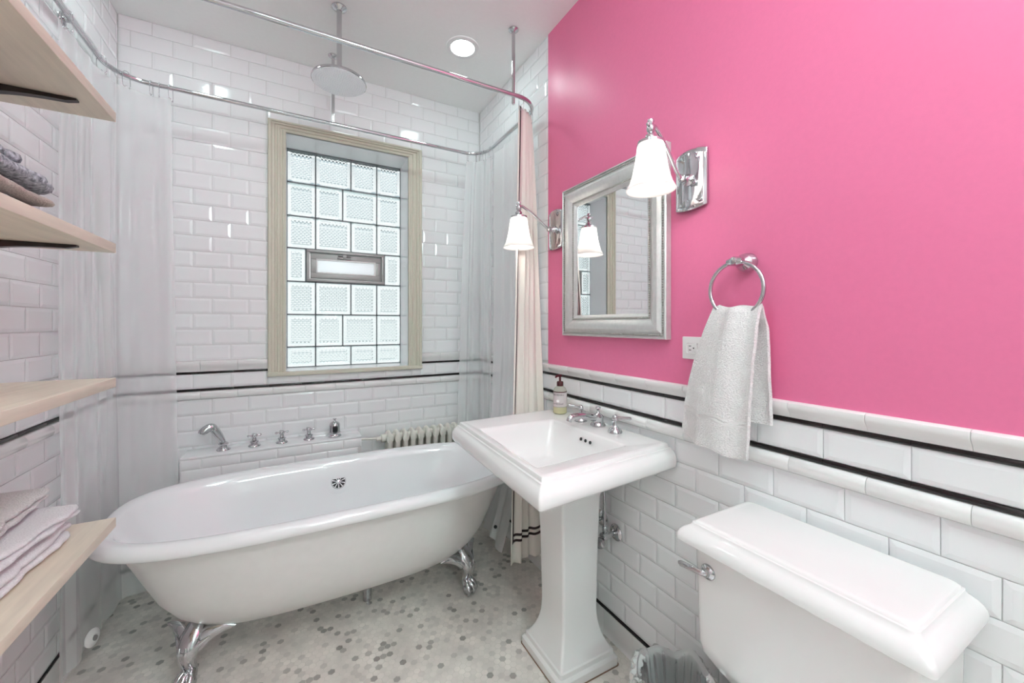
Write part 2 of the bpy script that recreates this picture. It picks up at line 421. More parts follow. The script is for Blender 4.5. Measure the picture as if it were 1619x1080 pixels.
# ------------------------------------------------------------------ window
YG = 2.80
win = bpy.data.objects.new('window_1', None); C.objects.link(win); win.location = (.3,YB,1.03); struct(win)
mb = MB()
x0,x1,z0,z1 = WO
mb.box((x0-.02,YB-.008,z0-.02),(x0,YG+.06,z1+.02)); mb.box((x1,YB-.008,z0-.02),(x1+.02,YG+.06,z1+.02))
mb.box((x0,YB-.008,z0-.02),(x1,YG+.06,z0)); mb.box((x0,YB-.008,z1),(x1,YG+.06,z1+.02))
mb.build('reveal', M['reveal'], win, False)
# fluted casing: profile across its width, swept up the left, over the head and down the right
prof = [(0,0),(0,.012),(.006,.016),(.014,.016),(.017,.011),(.022,.010),(.027,.011),(.030,.016),(.040,.017),(.043,.012),(.048,.011),(.053,.012),(.056,.018),(.066,.020),(.072,.026),(.082,.026),(.087,.022),(.087,0)]
mb = MB(); loops = []
for cx, cz, sx, sz in ((x0,z0-.002,-1,0),(x0,z1,-1,1),(x1,z1,1,1),(x1,z0-.002,1,0)):
    loops.append([(cx+sx*w, YB-t, cz+sz*w*.67) for w, t in prof])
mb.loft(loops, True, True)
mb.rbox((WH[0]-.001,YB-.03,WH[2]),(WH[1]+.001,YB+.0,z0-.001),.004,0)
mb.build('casing', M['casing'], win, True, 30)
# glass blocks
ZR = [2.388,2.177,1.971,1.772,1.566,1.361,1.160,1.034]
ca_, cb_ = [.114,.322,.485], [.114,.272,.485]
rows = [ca_, cb_, ca_, None, ca_, cb_, ca_]
ZR[0] = z1; ZR[-1] = z0
def block(a, b, c, d):
    """solid pressed glass block with a sunk diamond-quilted field front and back"""
    mb = MB(); r = .006; g = .0045
    a += g; b -= g; c += g; d -= g
    NX, NZ = max(10, int((b-a)/.0062)), max(10, int((d-c)/.0062))
    def field(face):
        def fn(u, v):
            x, z = lerp(a,b,u), lerp(c,d,v)
            e = min(x-a, b-x, z-c, d-z)
            y = 0
            if e < r: y = .5*(r-e)
            elif e > .017:
                k = min(1, (e-.017)/.006)
                y = k*.004
            elif e > .013: y = -.0015
            return (x, YG+y if face == 0 else YG+.07-y, z)
        return fn
    mb.grid(field(0), NX, NZ); mb.grid(field(1), NX, NZ, True)
    for k, f_ in enumerate(mb.f):
        cx_ = sum(mb.v[i][0] for i in f_)/4; cz_ = sum(mb.v[i][2] for i in f_)/4
        if k < NX*NZ and min(cx_-a, b-cx_, cz_-c, d-cz_) > .019: mb.m[k] = 1
    q = [(a,c),(b,c),(b,d),(a,d)]
    for k in range(4):
        p, s = q[k], q[(k+1) % 4]
        mb.add([(p[0],YG+.003,p[1]),(s[0],YG+.003,s[1]),(s[0],YG+.067,s[1]),(p[0],YG+.067,p[1])],[(0,3,2,1)])
    return mb.build('glass_block', [M['glass'], M['quilt']], win, True, 60)
mo = MB()
for i, r in enumerate(rows):
    top, bot = ZR[i], ZR[i+1]
    xs = [x0] + (r or [.059,.535]) + [x1]
    for k in range(len(xs)-1):
        if r is None and k == 1: continue
        block(xs[k], xs[k+1], bot, top)
    for x in xs[1:-1]: mo.box((x-.0042,YG+.004,bot),(x+.0042,YG+.06,top))
    if i: mo.box((x0,YG+.004,top-.0042),(x1,YG+.06,top+.0042))
mo.box((x0,YG+.004,z1-.006),(x1,YG+.06,z1)); mo.box((x0,YG+.004,z0),(x1,YG+.06,z0+.004))
mo.box((x0,YG+.004,z0),(x0+.004,YG+.06,z1)); mo.box((x1-.004,YG+.004,z0),(x1,YG+.06,z1))
mo.build('mortar', M['mortar'], win, False)
# vent hopper
va, vb, vc, vd = .063, .531, 1.570, 1.769
def ring_rect(mb, a, b, c, d, w, y0, y1):
    for q in ((a,b,d-w,d),(a,b,c,c+w),(a,a+w,c+w,d-w),(b-w,b,c+w,d-w)): mb.rbox((q[0],y0,q[2]),(q[1],y1,q[3]),.002,0 if q[1]-q[0] > .1 else 2)
mb = MB(); ring_rect(mb, va, vb, vc, vd, .017, YG-.016, YG+.06); vf = mb.build('vent_frame', M['vent'], win, True, 30)
mb = MB(); ring_rect(mb, va+.022, vb-.022, vc+.022, vd-.022, .036, YG+.0, YG+.03); sash = mb.build('vent_sash', M['vent'], vf, True, 30)
mb = MB(); ring_rect(mb, va+.054, vb-.054, vc+.054, vd-.054, .008, YG-.004, YG+.01); mb.build('sash_bead', M['plastic'], vf, True, 30)
mb = MB(); mb.box((va+.055,YG+.012,vc+.055),(vb-.055,YG+.018,vd-.055)); mb.build('vent_pane', M['pane'], vf, False)
mb = MB(); mb.rbox((.24,YG-.012,vd-.048),(.325,YG+.004,vd-.036),.003,0); mb.rbox((.243,YG-.016,vd-.03),(.322,YG+.0,vd-.024),.002,0); mb.rbox((.27,YG-.02,vd-.042),(.295,YG-.004,vd-.02),.003,0); mb.build('latch', M['vent'], vf, True, 30)

# ------------------------------------------------------------------ bathtub
TX, TY, TA, TB = .2, 1.945, .81, .37
def sup(ea, eb, z, n=3.4, N=96, dx=0):
    a, b = TA-ea, TB-eb; out = []
    for i in range(N):
        t = 2*PI*i/N; c, s = COS(t), SIN(t)
        out.append((TX+dx+a*math.copysign(abs(c)**(2/n), c), TY+b*math.copysign(abs(s)**(2/n), s), z))
    return out
tub = thing('bathtub', (TX,TY,0), 'white clawfoot bathtub with rolled rim in the tiled alcove', 'bathtub')
mb = MB()
outer = [(.44,.335,.137,2.4),(.40,.30,.142,2.5),(.34,.24,.158,2.7),(.27,.175,.195,2.9),(.215,.125,.25,3),(.17,.09,.32,3.1),(.125,.065,.42,3.2),(.085,.052,.51,3.3),(.062,.047,.548,3.4)]
mb.loft([sup(a,b,z,n) for a,b,z,n in outer], True, False)
body = mb.build('outer_shell', M['tubout'], tub, True, 60)
mb = MB()
rim = [(.062,.047,.548),(.045,.040,.551)] + [(.026-.026*COS(t), .026-.026*COS(t), .577+.026*SIN(t)) for t in [-1.5+3.0*k/10 for k in range(11)]] + [(.04,.04,.602),(.052,.052,.597),(.062,.062,.585)]
inner = [(.075,.07,.56),(.10,.082,.50),(.15,.105,.40),(.21,.135,.31),(.28,.175,.25),(.38,.24,.22),(.5,.31,.21),(.7,.35,.208)]
mb.loft([sup(a,b,z) for a,b,z in rim] + [sup(a,b,z,3.4-.09*i) for i,(a,b,z) in enumerate(inner)], False, True)
mb.build('rolled_rim_basin', M['tub'], tub, True, 70)
# overflow grille on the back slope
oc = Vector((.197, 2.236, .487)); on = Vector((0,-.93,.36)).normalized()
mb = MB(); mb.lathe([(.001,.006),(.034,.007),(.040,.006),(.052,.003),(.060,-.001),(.060,-.02)], oc, on, 40); ov = mb.build('overflow_plate', M['tub'], tub)
mb = MB(); q = on.to_track_quat('Z','Y').to_matrix()
mb.lathe([(.0320,.0062),(.0335,.0095),(.0355,.0065)], oc, on, 36, False, False)
mb.lathe([(.0075,.006),(.0075,.0095),(.001,.0105)], oc, on, 14); mb.build('overflow_ring', M['chrome'], ov)
mb = MB()
for k in range(10):
    d = Vector((COS(PI*k/5), SIN(PI*k/5), 0)); w = Vector((-d.y, d.x, 0)); h_ = Vector((0,0,.0082))
    mb.add([oc + q @ (d*.010-w*.0016+h_), oc + q @ (d*.010+w*.0016+h_), oc + q @ (d*.0305+w*.0068+h_), oc + q @ (d*.0305-w*.0068+h_)], [(3,2,1,0)])
mb.build('overflow_slots', M['dark'], ov, False)
mb = MB(); mb.lathe([(.001,.004),(.02,.004),(.026,0)], (.2,1.945,.2085), (0,0,1), 24); mb.build('drain', M['chrome'], tub)
# claw feet
def claw_foot(fx, fy, out):
    """out = horizontal unit direction the claw faces"""
    o = Vector((*out, 0)); sd = Vector((-o.y, o.x, 0)); base = Vector((fx, fy, 0)); up = Vector((0,0,1))
    P = lambda a, b, z: base + o*a + sd*b + up*z
    mb = MB()
    # leg: bulging knee, thin ankle
    leg = spline([P(-.045,0,.215),P(-.012,0,.175),P(.012,0,.135),P(.004,0,.095),P(-.008,0,.066),P(.0,0,.046)], 20)
    rs = [lerp(.036,.036,0) for _ in leg]
    key = [.030,.040,.034,.022,.018,.024]
    rs = [float(lerp(key[min(int(i/20*5),4)], key[min(int(i/20*5),4)+1], i/20*5-min(int(i/20*5),4))) for i in range(21)]
    mb.tube(leg, rs, 14, True, False, .8, o)
    # ball and toes
    mb.sphere(P(.008,0,.026), .026, 16, 10)
    for b, a in ((-.020,.024),(0,.032),(.020,.024)):
        t = spline([P(-.004,b*.4,.066),P(a*.7,b*.9,.058),P(a+.012,b*1.25,.034),P(a+.006,b*1.25,.006)], 12)
        mb.tube(t, [.011,.012,.012,.0115,.012,.0125,.012,.011,.011,.0105,.009,.007,.004], 10)
    # acanthus wings hugging the tub
    for s in (-1, 1):
        w = spline([P(.0,s*.008,.145),P(-.016,s*.040,.176),P(-.036,s*.085,.192),P(-.052,s*.130,.190)], 14)
        mb.tube(w, [.026,.030,.031,.030,.029,.027,.026,.024,.022,.019,.016,.013,.010,.006,.002], 10, True, False, .45, o)
        w = spline([P(.012,s*.010,.130),P(.006,s*.034,.158),P(-.012,s*.062,.178)], 8)
        mb.tube(w, [.012,.013,.012,.011,.010,.008,.006,.004,.002], 8)
    w = spline([P(.014,0,.140),P(-.006,0,.185),P(-.040,0,.225)], 8)
    mb.tube(w, [.020,.024,.025,.024,.021,.017,.012,.007,.002], 8, True, False, .5, o)
    for b in (-.012,.012):
        mb.tube(spline([P(.030,b,.165),P(.033,b*.9,.13),P(.022,b*.7,.09),P(.012,b*.6,.065)],10), [.003,.006,.007,.007,.007,.006,.006,.005,.005,.004,.003], 8)
    return mb.build('claw_foot', M['chrome'], tub, True, 60)
r2 = .7071
claw_foot(-.33,1.80,(-.5,-.866)); claw_foot(.73,1.80,(.5,-.866)); claw_foot(-.33,2.09,(-.5,.866)); claw_foot(.73,2.09,(.5,.866))
mb = MB(); mb.tube([(.30,1.98,.2),(.30,1.98,.0)],.02,12); mb.build('drain_pipe', M['chrome'], tub)

# ------------------------------------------------------------------ tiled deck ledge + deck fittings
DX0, DX1, DY, DZ = -.485, .338, 2.432, .657
mb = MB(); mb.rbox((DX0,DY,DZ-.012),(DX1,YB-.001,DZ),.004,0)
mb.mi = 0
def dtile(u0,u1,z0,z1):
    g=.001; b=.010; o=[(u0+g,z0+g),(u1-g,z0+g),(u1-g,z1-g),(u0+g,z1-g)]; i=[(u0+b,z0+b),(u1-b,z0+b),(u1-b,z1-b),(u0+b,z1-b)]
    vs=[(u,DY+.007,z) for u,z in o]+[(u,DY+.004,z) for u,z in o]+[(u,DY+.0005,z) for u,z in i]; fs=[(8,9,10,11)]
    for k in range(4):
        n=(k+1)%4; fs+=[(k,n,n+4,k+4),(k+4,n+4,n+8,k+8)]
    mb.add(vs,fs)
zt = DZ-.013; r = 0
while zt > .01:
    zb = max(0, zt-(.05 if r == 0 else PZ)); u = DX0 - (0 if r % 2 else .08)
    while u < DX1:
        a, b = max(u,DX0), min(u+PU,DX1)
        if b-a > .02: dtile(a,b,zb,zt)
        u += PU
    zt = zb; r += 1
mb.mi = 1; mb.box((DX0+.002,DY+.006,0),(DX1-.002,YB-.001,DZ-.012))
struct(mb.build('trim_%d'%n, [M['tile'], M['grout']], None, True, 25)); n += 1

t = thing('hand_shower', (-.322,2.50,DZ), 'chrome hand shower resting upright on left end of tiled ledge', 'hand shower')
mb = MB(); mb.lathe([(.030,0),(.030,.004),(.026,.010),(.018,.016),(.017,.022),(.022,.028),(.022,.034),(.014,.040)], (-.322,2.50,DZ)); mb.build('base', M['chrome'], t)
mb = MB(); mb.tube(spline([(-.322,2.50,DZ+.036),(-.338,2.497,DZ+.07),(-.352,2.493,DZ+.098),(-.362,2.489,DZ+.116)],10),[.012,.014,.0155,.017,.018,.0185,.019,.019,.0185,.018,.016],14); mb.build('handle', M['chrome'], t)
mb = MB(); mb.tube(spline([(-.356,2.491,DZ+.108),(-.366,2.487,DZ+.123),(-.382,2.482,DZ+.122),(-.402,2.475,DZ+.108),(-.408,2.473,DZ+.098)],12),[.015,.017,.018,.019,.020,.020,.020,.020,.020,.019,.018,.017,.015],14); hd = mb.build('spray_head', M['chrome'], t)
mb = MB(); mb.lathe([(.0145,0),(.0145,.003),(.004,.004)],(-.405,2.474,DZ+.102),(-.62,-.25,-.75),16); mb.build('spray_face', M['dark'], hd)
def cross_tap(x, label):
    t = thing('cross_handle_tap', (x,2.50,DZ), label, 'tap', 'cross handle taps on the tiled ledge')
    mb = MB(); mb.lathe([(.028,0),(.028,.004),(.024,.009),(.017,.013),(.016,.018),(.020,.022),(.020,.026),(.011,.031),(.009,.044),(.012,.048)], (x,2.50,DZ)); mb.build('base', M['chrome'], t)
    mb = MB(); c = Vector((x,2.50,DZ+.056)); mb.lathe([(.012,-.009),(.013,-.003),(.013,.004),(.009,.009),(.002,.011)], c, (0,0,1), 16)
    for k in range(4):
        a = PI/2*k+.25; d = Vector((COS(a),SIN(a),0))
        mb.tube([c+d*.006,c+d*.014,c+d*.022,c+d*.028,c+d*.033],[.0055,.0042,.005,.0068,.003],10)
    mb.build('cross_handle', M['chrome'], t)
cross_tap(-.189, 'chrome cross handle tap next to the hand shower, leftmost of three')
cross_tap(-.063, 'middle chrome cross handle tap of the three on the tiled ledge')
cross_tap(.068, 'chrome cross handle tap nearest the domed spout, rightmost of three')
t = thing('domed_spout', (.20,2.50,DZ), 'chrome dome shaped tub filler with small top knob at right end of tiled ledge', 'tub filler')
mb = MB(); mb.lathe([(.036,0),(.036,.005),(.031,.010),(.030,.014),(.033,.018),(.033,.023),(.029,.026),(.029,.064),(.027,.072),(.021,.080),(.010,.085),(.008,.088)], (.20,2.50,DZ), (0,0,1), 32); mb.build('body', M['chrome'], t)
mb = MB(); mb.lathe([(.0045,0),(.0045,.008),(.010,.012),(.010,.015),(.003,.017)], (.20,2.50,DZ+.086), (0,0,1), 16); mb.build('top_knob', M['chrome'], t)
mb = MB(); mb.rbox((.187,2.466,DZ+.028),(.213,2.474,DZ+.062),.006,1); mb.build('spout_mouth', M['dark'], t)

# ------------------------------------------------------------------ radiator
t = thing('radiator', (.79,2.51,0), 'low cream cast iron column radiator behind the bathtub', 'radiator')
for k in range(13):
    x = .505+.0475*k
    mb = MB()
    # one section: two columns joined top and bottom, with a rounded crown
    for y in (2.478,2.542):
        mb.tube([(x,y,.07),(x,y,.11),(x,y,.35),(x,y,.59),(x,y,.625),(x,y,.640)],[.017,.016,.0155,.016,.018,.006],12,True,False,1.25,(0,1,0))
    for z in (.105,.605):
        mb.tube([(x,2.462,z),(x,2.51,z),(x,2.558,z)],[.020,.0225,.020],12,True,False,1.35,(0,0,1))
    mb.lathe([(.0225,-.0235),(.0235,-.012),(.0235,.012),(.0225,.0235)],(x,2.51,.605),(1,0,0),14)
    mb.lathe([(.0225,-.0235),(.0235,-.012),(.0235,.012),(.0225,.0235)],(x,2.51,.105),(1,0,0),14)
    mb.sphere((x,2.51,.630),.017,10,8,(.8,2.4,1.1))
    if k in (0,12):
        for y in (2.47,2.55): mb.tube([(x,y,.09),(x,y,.04),(x,y,.0)],[.015,.012,.017],10)
    mb.build('section', M['rad'], t, True, 50)
mb = MB(); mb.lathe([(.024,0),(.024,.02),(.014,.024),(.012,.05)],(.482,2.51,.605),(-1,0,0),16); mb.tube([(.46,2.51,.605),(.36,2.53,.61),(.345,2.53,.61)],.007,8); mb.build('air_valve_pipe', M['rad'], t)

# ------------------------------------------------------------------ pedestal sink
SQ = [(.577,.893),(.603,1.578),(1.134,1.606),(1.134,.945)]      # near-front, far-front, far-back, near-back (top edge)
SQ = [SQ[0], SQ[3], SQ[2], SQ[1]]                                # counter-clockwise
def qloop(Q, off, z, r=.012, seg=5, offb=None):
    """rounded quad; off pushes every edge outwards (offb for the edge along the wall)"""
    n = len(Q); P = [Vector((*p, 0)) for p in Q]; out = []
    def edge(k):
        a, b = P[k], P[(k+1) % n]; d = (b-a).normalized(); nn = Vector((d.y, -d.x, 0))
        o = off if not (offb is not None and k == 1) else offb
        return a+nn*o, d
    cs = []
    for k in range(n):
        p, d = edge((k-1) % n); q, e = edge(k)
        den = d.x*e.y-d.y*e.x; w = q-p; s = (w.x*e.y-w.y*e.x)/den
        cs.append(p+d*s)
    for k in range(n):
        c = cs[k]; a = (cs[k-1]-c); b = (cs[(k+1) % n]-c); rr = min(r, a.length*.45, b.length*.45)
        a.normalize(); b.normalize()
        for i in range(seg+1):
            u = i/seg; p = c + a*rr*(1-u)**2 + b*rr*u**2
            out.append((p.x, p.y, z))
    return out
sink = thing('pedestal_sink', (.93,1.26,0), 'white pedestal sink with square moulded basin against the right wall', 'sink')
IB = [(.613,.972),(.985,1.006),(.978,1.432),(.640,1.436)]
ped_top = [(.83,1.155),(1.03,1.155),(1.03,1.385),(.83,1.385)]
mb = MB()
S = lambda o, z, r: qloop(SQ, o, z, r, 6, min(o, .012))
L_ = [qloop(ped_top, .012, .68, .02, 6), qloop(ped_top, .012, .715, .02, 6), qloop(ped_top, .05, .735, .03, 6, .03)]
L_ += [S(-.075,.765,.03), S(-.030,.787,.025), S(-.008,.798,.02), S(.006,.804,.012), S(.016,.809,.010), S(.021,.816,.009), S(.023,.826,.009), S(.0235,.838,.009), S(.022,.849,.009),
       S(.017,.859,.009), S(.010,.867,.008), S(.006,.872,.008), S(.005,.876,.008), S(.001,.877,.007), S(-.0005,.8775,.007), S(-.002,.885,.007), S(-.004,.889,.007), S(-.009,.891,.007), S(-.02,.8905,.008)]
L_ += [qloop(IB,.010,.8885,.012,6), qloop(IB,.004,.887,.014,6), qloop(IB,-.001,.882,.016,6), qloop(IB,-.006,.86,.02,6), qloop(IB,-.03,.80,.03,6), qloop(IB,-.055,.765,.04,6), qloop(IB,-.08,.752,.05,6), qloop(IB,-.15,.747,.03,6)]
mb.loft(L_, True, True)
basin = mb.build('basin', M['porc'], sink, True, 38)
for k in range(3):
    y = 1.196+.027*(1-k)
    mb = MB(); mb.lathe([(.0062,.0),(.0062,.0022),(.0045,.0026)], (.9705,y+.0,.857), (-.97,0,.24), 14); mb.build('overflow_hole', M['dark'], basin)
mb = MB(); mb.lathe([(.001,.003),(.016,.003),(.022,0)], (.80,1.21,.7475), (0,0,1), 20); mb.build('drain', M['chrome'], basin)
def rr(x0,x1,y0,y1,z,r=.012): return qloop([(x0,y0),(x1,y0),(x1,y1),(x0,y1)],0,z,r,6)
mb = MB()
bx0,bx1,by0,by1 = .812,1.085,1.140,1.413
cx0,cx1,cy0,cy1 = .868,1.030,1.198,1.350
pl = [rr(bx0,bx1,by0,by1,0), rr(bx0,bx1,by0,by1,.030), rr(bx0+.006,bx1-.006,by0+.006,by1-.006,.038), rr(bx0+.010,bx1-.010,by0+.010,by1-.010,.040), rr(bx0+.012,bx1-.012,by0+.012,by1-.012,.055)]
for k in range(9):
    u = k/8; w = (1-u)**2.6
    pl.append(rr(lerp(cx0,bx0+.018,w),lerp(cx1,bx1-.018,w),lerp(cy0,by0+.018,w),lerp(cy1,by1-.018,w),lerp(.058,.22,u)))
pl.append(rr(cx0-.004,cx1+.004,cy0-.004,cy1+.004,.45)); pl.append(rr(cx0-.010,cx1+.008,cy0-.010,cy1+.010,.62))
for u in (.25,.5,.75,1): pl.append(rr(cx0-.010-.030*u*u,cx1+.008+.012*u*u,cy0-.010-.032*u*u,cy1+.010+.032*u*u,.62+.075*u))
mb.loft(pl, True, True); mb.build('pedestal', M['porc'], sink, True, 30)
mb = MB(); mb.loft([rr(bx0-.003,bx1+.003,by0-.003,by1+.003,.0002),rr(bx0-.003,bx1+.003,by0-.003,by1+.003,.003)],True,True); mb.build('caulk_line', M['gasket'], sink)
# faucet: spout + two lever handles (parts of the sink)
zt = .8905; FX = 1.078
mb = MB()
mb.lathe([(.031,0),(.031,.004),(.027,.008),(.026,.012),(.022,.015),(.021,.030),(.023,.033),(.023,.038),(.017,.044),(.010,.048),(.006,.052),(.0045,.062),(.009,.068),(.011,.072),(.010,.076),(.002,.077)], (FX,1.250,zt), (0,0,1), 28)
sp = spline([(FX,1.250,zt+.028),(FX-.03,1.253,zt+.036),(FX-.07,1.257,zt+.044),(FX-.105,1.261,zt+.046),(FX-.128,1.263,zt+.042),(FX-.136,1.264,zt+.028)], 18)
mb.tube(sp, [.015,.0155,.0155,.015,.0145,.014,.0135,.013,.0125,.012,.012,.0115,.0115,.0115,.0115,.0115,.0115,.0115,.0115], 14)
fc = mb.build('faucet_spout', M['chrome'], sink)
def lever(y, dx, dy):
    mb = MB(); c = (FX-.012,y,zt)
    mb.lathe([(.027,0),(.027,.004),(.024,.008),(.022,.012),(.016,.018),(.012,.022),(.009,.028),(.0085,.046),(.011,.049),(.011,.054)], c, (0,0,1), 24); h = mb.build('handle_base', M['chrome'], fc)
    mb = MB(); p = Vector(c)+Vector((0,0,.057)); d = Vector((dx,dy,0)).normalized()
    mb.sphere(p, .0105, 14, 10); mb.tube([p, p+d*.02, p+d*.045+Vector((0,0,.001)), p+d*.058+Vector((0,0,.001)), p+d*.062],[.006,.0052,.006,.0065,.003],10); mb.build('handle_lever', M['chrome'], fc)
lever(1.345, -.35, .94); lever(1.140, .5, -.87)
# supply stops and trap under the sink
for i, (y, z, lab) in enumerate(((1.222,.452,'chrome supply valve with round escutcheon below sink, nearer the toilet'),(1.305,.476,'chrome supply valve below sink half hidden behind the pedestal'))):
    t = thing('supply_valve', (XR,y,z), lab, 'valve', 'supply valves under the sink')
    mb = MB(); mb.lathe([(.033,0),(.033,.003),(.026,.010),(.014,.013)], (XR,y,z), (-1,0,0), 24); mb.build('escutcheon', M['chrome'], t)
    mb = MB(); mb.lathe([(.009,.008),(.009,.04),(.015,.042),(.016,.052),(.016,.075),(.012,.078)], (XR,y,z), (-1,0,0), 18); mb.build('valve_body', M['chrome'], t)
    mb = MB(); c = Vector((XR-.092,y-.004,z-.018))
    mb.lathe([(.008,-.014),(.021,-.008),(.024,0),(.021,.008),(.008,.012)], c, (-.9,-.3,-.2), 8); mb.build('valve_knob', M['chrome'], t)
    mb = MB(); mb.lathe([(.009,0),(.010,.01),(.010,.024),(.007,.028)], (XR-.062,y,z+.012), (0,0,1), 8)
    mb.tube(spline([(XR-.062,y,z+.035),(XR-.062,y+.001,z+.12),(XR-.060,y+.008,z+.2),(XR-.065,y+.012,z+.275)],12), .0052, 10); mb.build('supply_tube', M['chrome'], t)
t = thing('soap_dispenser', (1.074,1.508,.8912), 'clear pump bottle of hand soap with maroon pump and mauve label on sink corner', 'soap dispenser')
B0 = Vector((1.074,1.508,.8912)); BR = .031
mb = MB(); mb.lathe([(.027,.0),(BR,.003),(BR,.030)], B0, (0,0,1), 32, True, False); mb.build('liquid_base', M['soapbase'], t)
mb = MB(); mb.lathe([(BR,.030),(BR,.100),(.030,.108),(.024,.118),(.016,.124),(.014,.126),(.014,.130)], B0, (0,0,1), 32, False, True); mb.build('bottle', M['soap'], t)
mb = MB(); mb.lathe([(BR+.0006,.034),(BR+.0006,.098)], B0, (0,0,1), 32, False, False); lb = mb.build('paper_label', M['label'], t)
mb = MB(); mb.lathe([(BR+.001,.098),(BR+.001,.102)], B0, (0,0,1), 32, False, False); mb.build('label_band', M['pump'], lb)
mb = MB(); mb.lathe([(.015,.124),(.0155,.126),(.0155,.142),(.013,.146),(.005,.147),(.005,.166),(.008,.167),(.008,.176),(.006,.178)], B0, (0,0,1), 20)
mb.tube([B0+Vector((0,0,.172)),B0+Vector((-.015,-.006,.173)),B0+Vector((-.030,-.012,.171)),B0+Vector((-.034,-.0135,.167))],[.006,.0055,.0045,.004],10); mb.build('pump', M['pump'], t)
mb = MB(); mb.lathe([(.0065,0),(.0065,.0006)], B0+Vector((-.0253,-.0185,.060)), (-.807,-.59,0), 16); mb.build('label_badge', M['plastic'], lb)
def bottle_text(txt, size, z, wid=None):
    cu = bpy.data.curves.new('t', 'FONT'); cu.body = txt; cu.size = size; cu.align_x = 'CENTER'; cu.extrude = .0
    o = bpy.data.objects.new('t', cu); C.objects.link(o); bpy.context.view_layer.update()
    me = bpy.data.meshes.new_from_object(o.evaluated_get(bpy.context.evaluated_depsgraph_get()))
    bpy.data.objects.remove(o)
    a0 = math.atan2(-.59,-.807)
    for v in me.vertices:
        a = a0 + v.co.x/BR; rr_ = BR+.0011; h = v.co.y
        v.co = (B0.x+rr_*COS(a), B0.y+rr_*SIN(a), B0.z+z+h)
    me.materials.append(M['ink'])
    o = bpy.data.objects.new('label_lettering', me); C.objects.link(o); o.parent = lb
    o.matrix_parent_inverse = Matrix()
bottle_text("MRS MEYER'S", .0095, .084); bottle_text("HAND SOAP", .0088, .044)

# ------------------------------------------------------------------ toilet
toi = thing('toilet', (.9,.46,0), 'white toilet with moulded tank lid in the lower right corner', 'toilet')
def tr(x0,x1,y0,y1,z,r=.015): return qloop([(x0,y0),(x1,y0),(x1,y1),(x0,y1)],0,z,r,6)
mb = MB()
tk = [(.975,1.135,.33,.59,.34),(.955,1.137,.30,.615,.40),(.925,1.138,.275,.650,.445),(.905,1.139,.262,.663,.475),(.900,1.139,.258,.667,.50),(.893,1.139,.254,.671,.72),(.893,1.139,.254,.671,.752)]
mb.loft([tr(*q, .02) for q in tk], True, True); mb.build('tank', M['porc'], toi, True, 40)
mb = MB()
lid = [(-.030,.738),(-.016,.740),(-.010,.744),(-.004,.748),(.0,.751),(.0,.760),(-.002,.767),(-.006,.774),(-.012,.780),(-.019,.785),(-.024,.789),(-.026,.793),(-.027,.7955),(-.031,.7965),(-.033,.800),(-.037,.802),(-.045,.8025)]
LQ = [(.862,.225),(1.143,.225),(1.143,.704),(.862,.704)]
mb.loft([qloop(LQ, o, z, .014, 6, max(o*.5,-.02)) for o, z in lid], True, True); mb.build('tank_lid', M['porc'], toi, True, 38)
mb = MB(); mb.lathe([(.019,0),(.019,.003),(.016,.007),(.010,.010),(.009,.016)], (.8945,.630,.690), (-1,0,0), 24)
mb.tube([(.882,.630,.690),(.876,.636,.690),(.874,.665,.6875),(.874,.694,.684),(.875,.700,.683)],[.006,.0062,.0058,.0065,.004],10,True,False,1.2); mb.build('flush_lever', M['chrome'], toi)
mb = MB()   # bowl and base
def ov(cx, a, b, z, n=2.4):
    return [(cx+a*math.copysign(abs(COS(2*PI*i/40))**(2/n),COS(2*PI*i/40)), .463+b*math.copysign(abs(SIN(2*PI*i/40))**(2/n),SIN(2*PI*i/40)), z) for i in range(40)]
mb.loft([ov(.80,.30,.115,0,4),ov(.80,.30,.115,.02,4),ov(.79,.27,.10,.06,3.5),ov(.76,.26,.11,.18,3),ov(.72,.30,.15,.28,2.6),ov(.68,.33,.175,.36,2.4),ov(.68,.335,.18,.395,2.4),ov(.66,.29,.155,.40,2.4),ov(.65,.25,.12,.36,2.3),ov(.65,.18,.08,.26,2.2)], True, True); mb.build('bowl', M['porc'], toi, True, 45)
mb = MB(); mb.loft([ov(.67,.32,.178,.402,2.4),ov(.67,.325,.182,.41,2.4),ov(.67,.322,.18,.424,2.4),ov(.67,.29,.15,.43,2.4)], True, True); mb.build('seat_lid', M['porc'], toi, True, 45)

# ------------------------------------------------------------------ waste bin with bag
bc = Vector((.965,.785,0))
bn = thing('waste_bin', bc, 'small waste bin lined with a translucent white bag between sink and toilet', 'bin')
mb = MB(); mb.lathe([(.085,0),(.088,.004),(.105,.262),(.108,.266),(.105,.268),(.102,.262),(.085,.012),(.001,.010)], bc, (0,0,1), 40, True, False); mb.build('bucket', M['bin'], bn)
def bagf(u, v):
    a = 2*PI*u
    prof = [(.002,.13),(.06,.14),(.088,.20),(.097,.272),(.106,.288),(.114,.272),(.117,.24),(.121,.17)]
    x = v*7; k = min(int(x),6); t_ = x-k; r = lerp(prof[k][0],prof[k+1][0],t_); z = lerp(prof[k][1],prof[k+1][1],t_)
    w = .5+.5*v
    f_ = (.009*SIN(9*a+2*SIN(3*a)+v*2)+.006*SIN(17*a-v*5))*min(1,v*3)
    z += (.010*SIN(4*a+1)+.007*SIN(7*a))*(1 if v > .3 else v/.3)
    r += abs(f_)*w*(1 if v > .62 else -1 if v < .5 else 0)
    return (bc.x+r*COS(a), bc.y+r*SIN(a), z)
mb = MB(); mb.grid(bagf, 120, 30); mb.build('bin_bag', M['bag'], bn, True, 80)

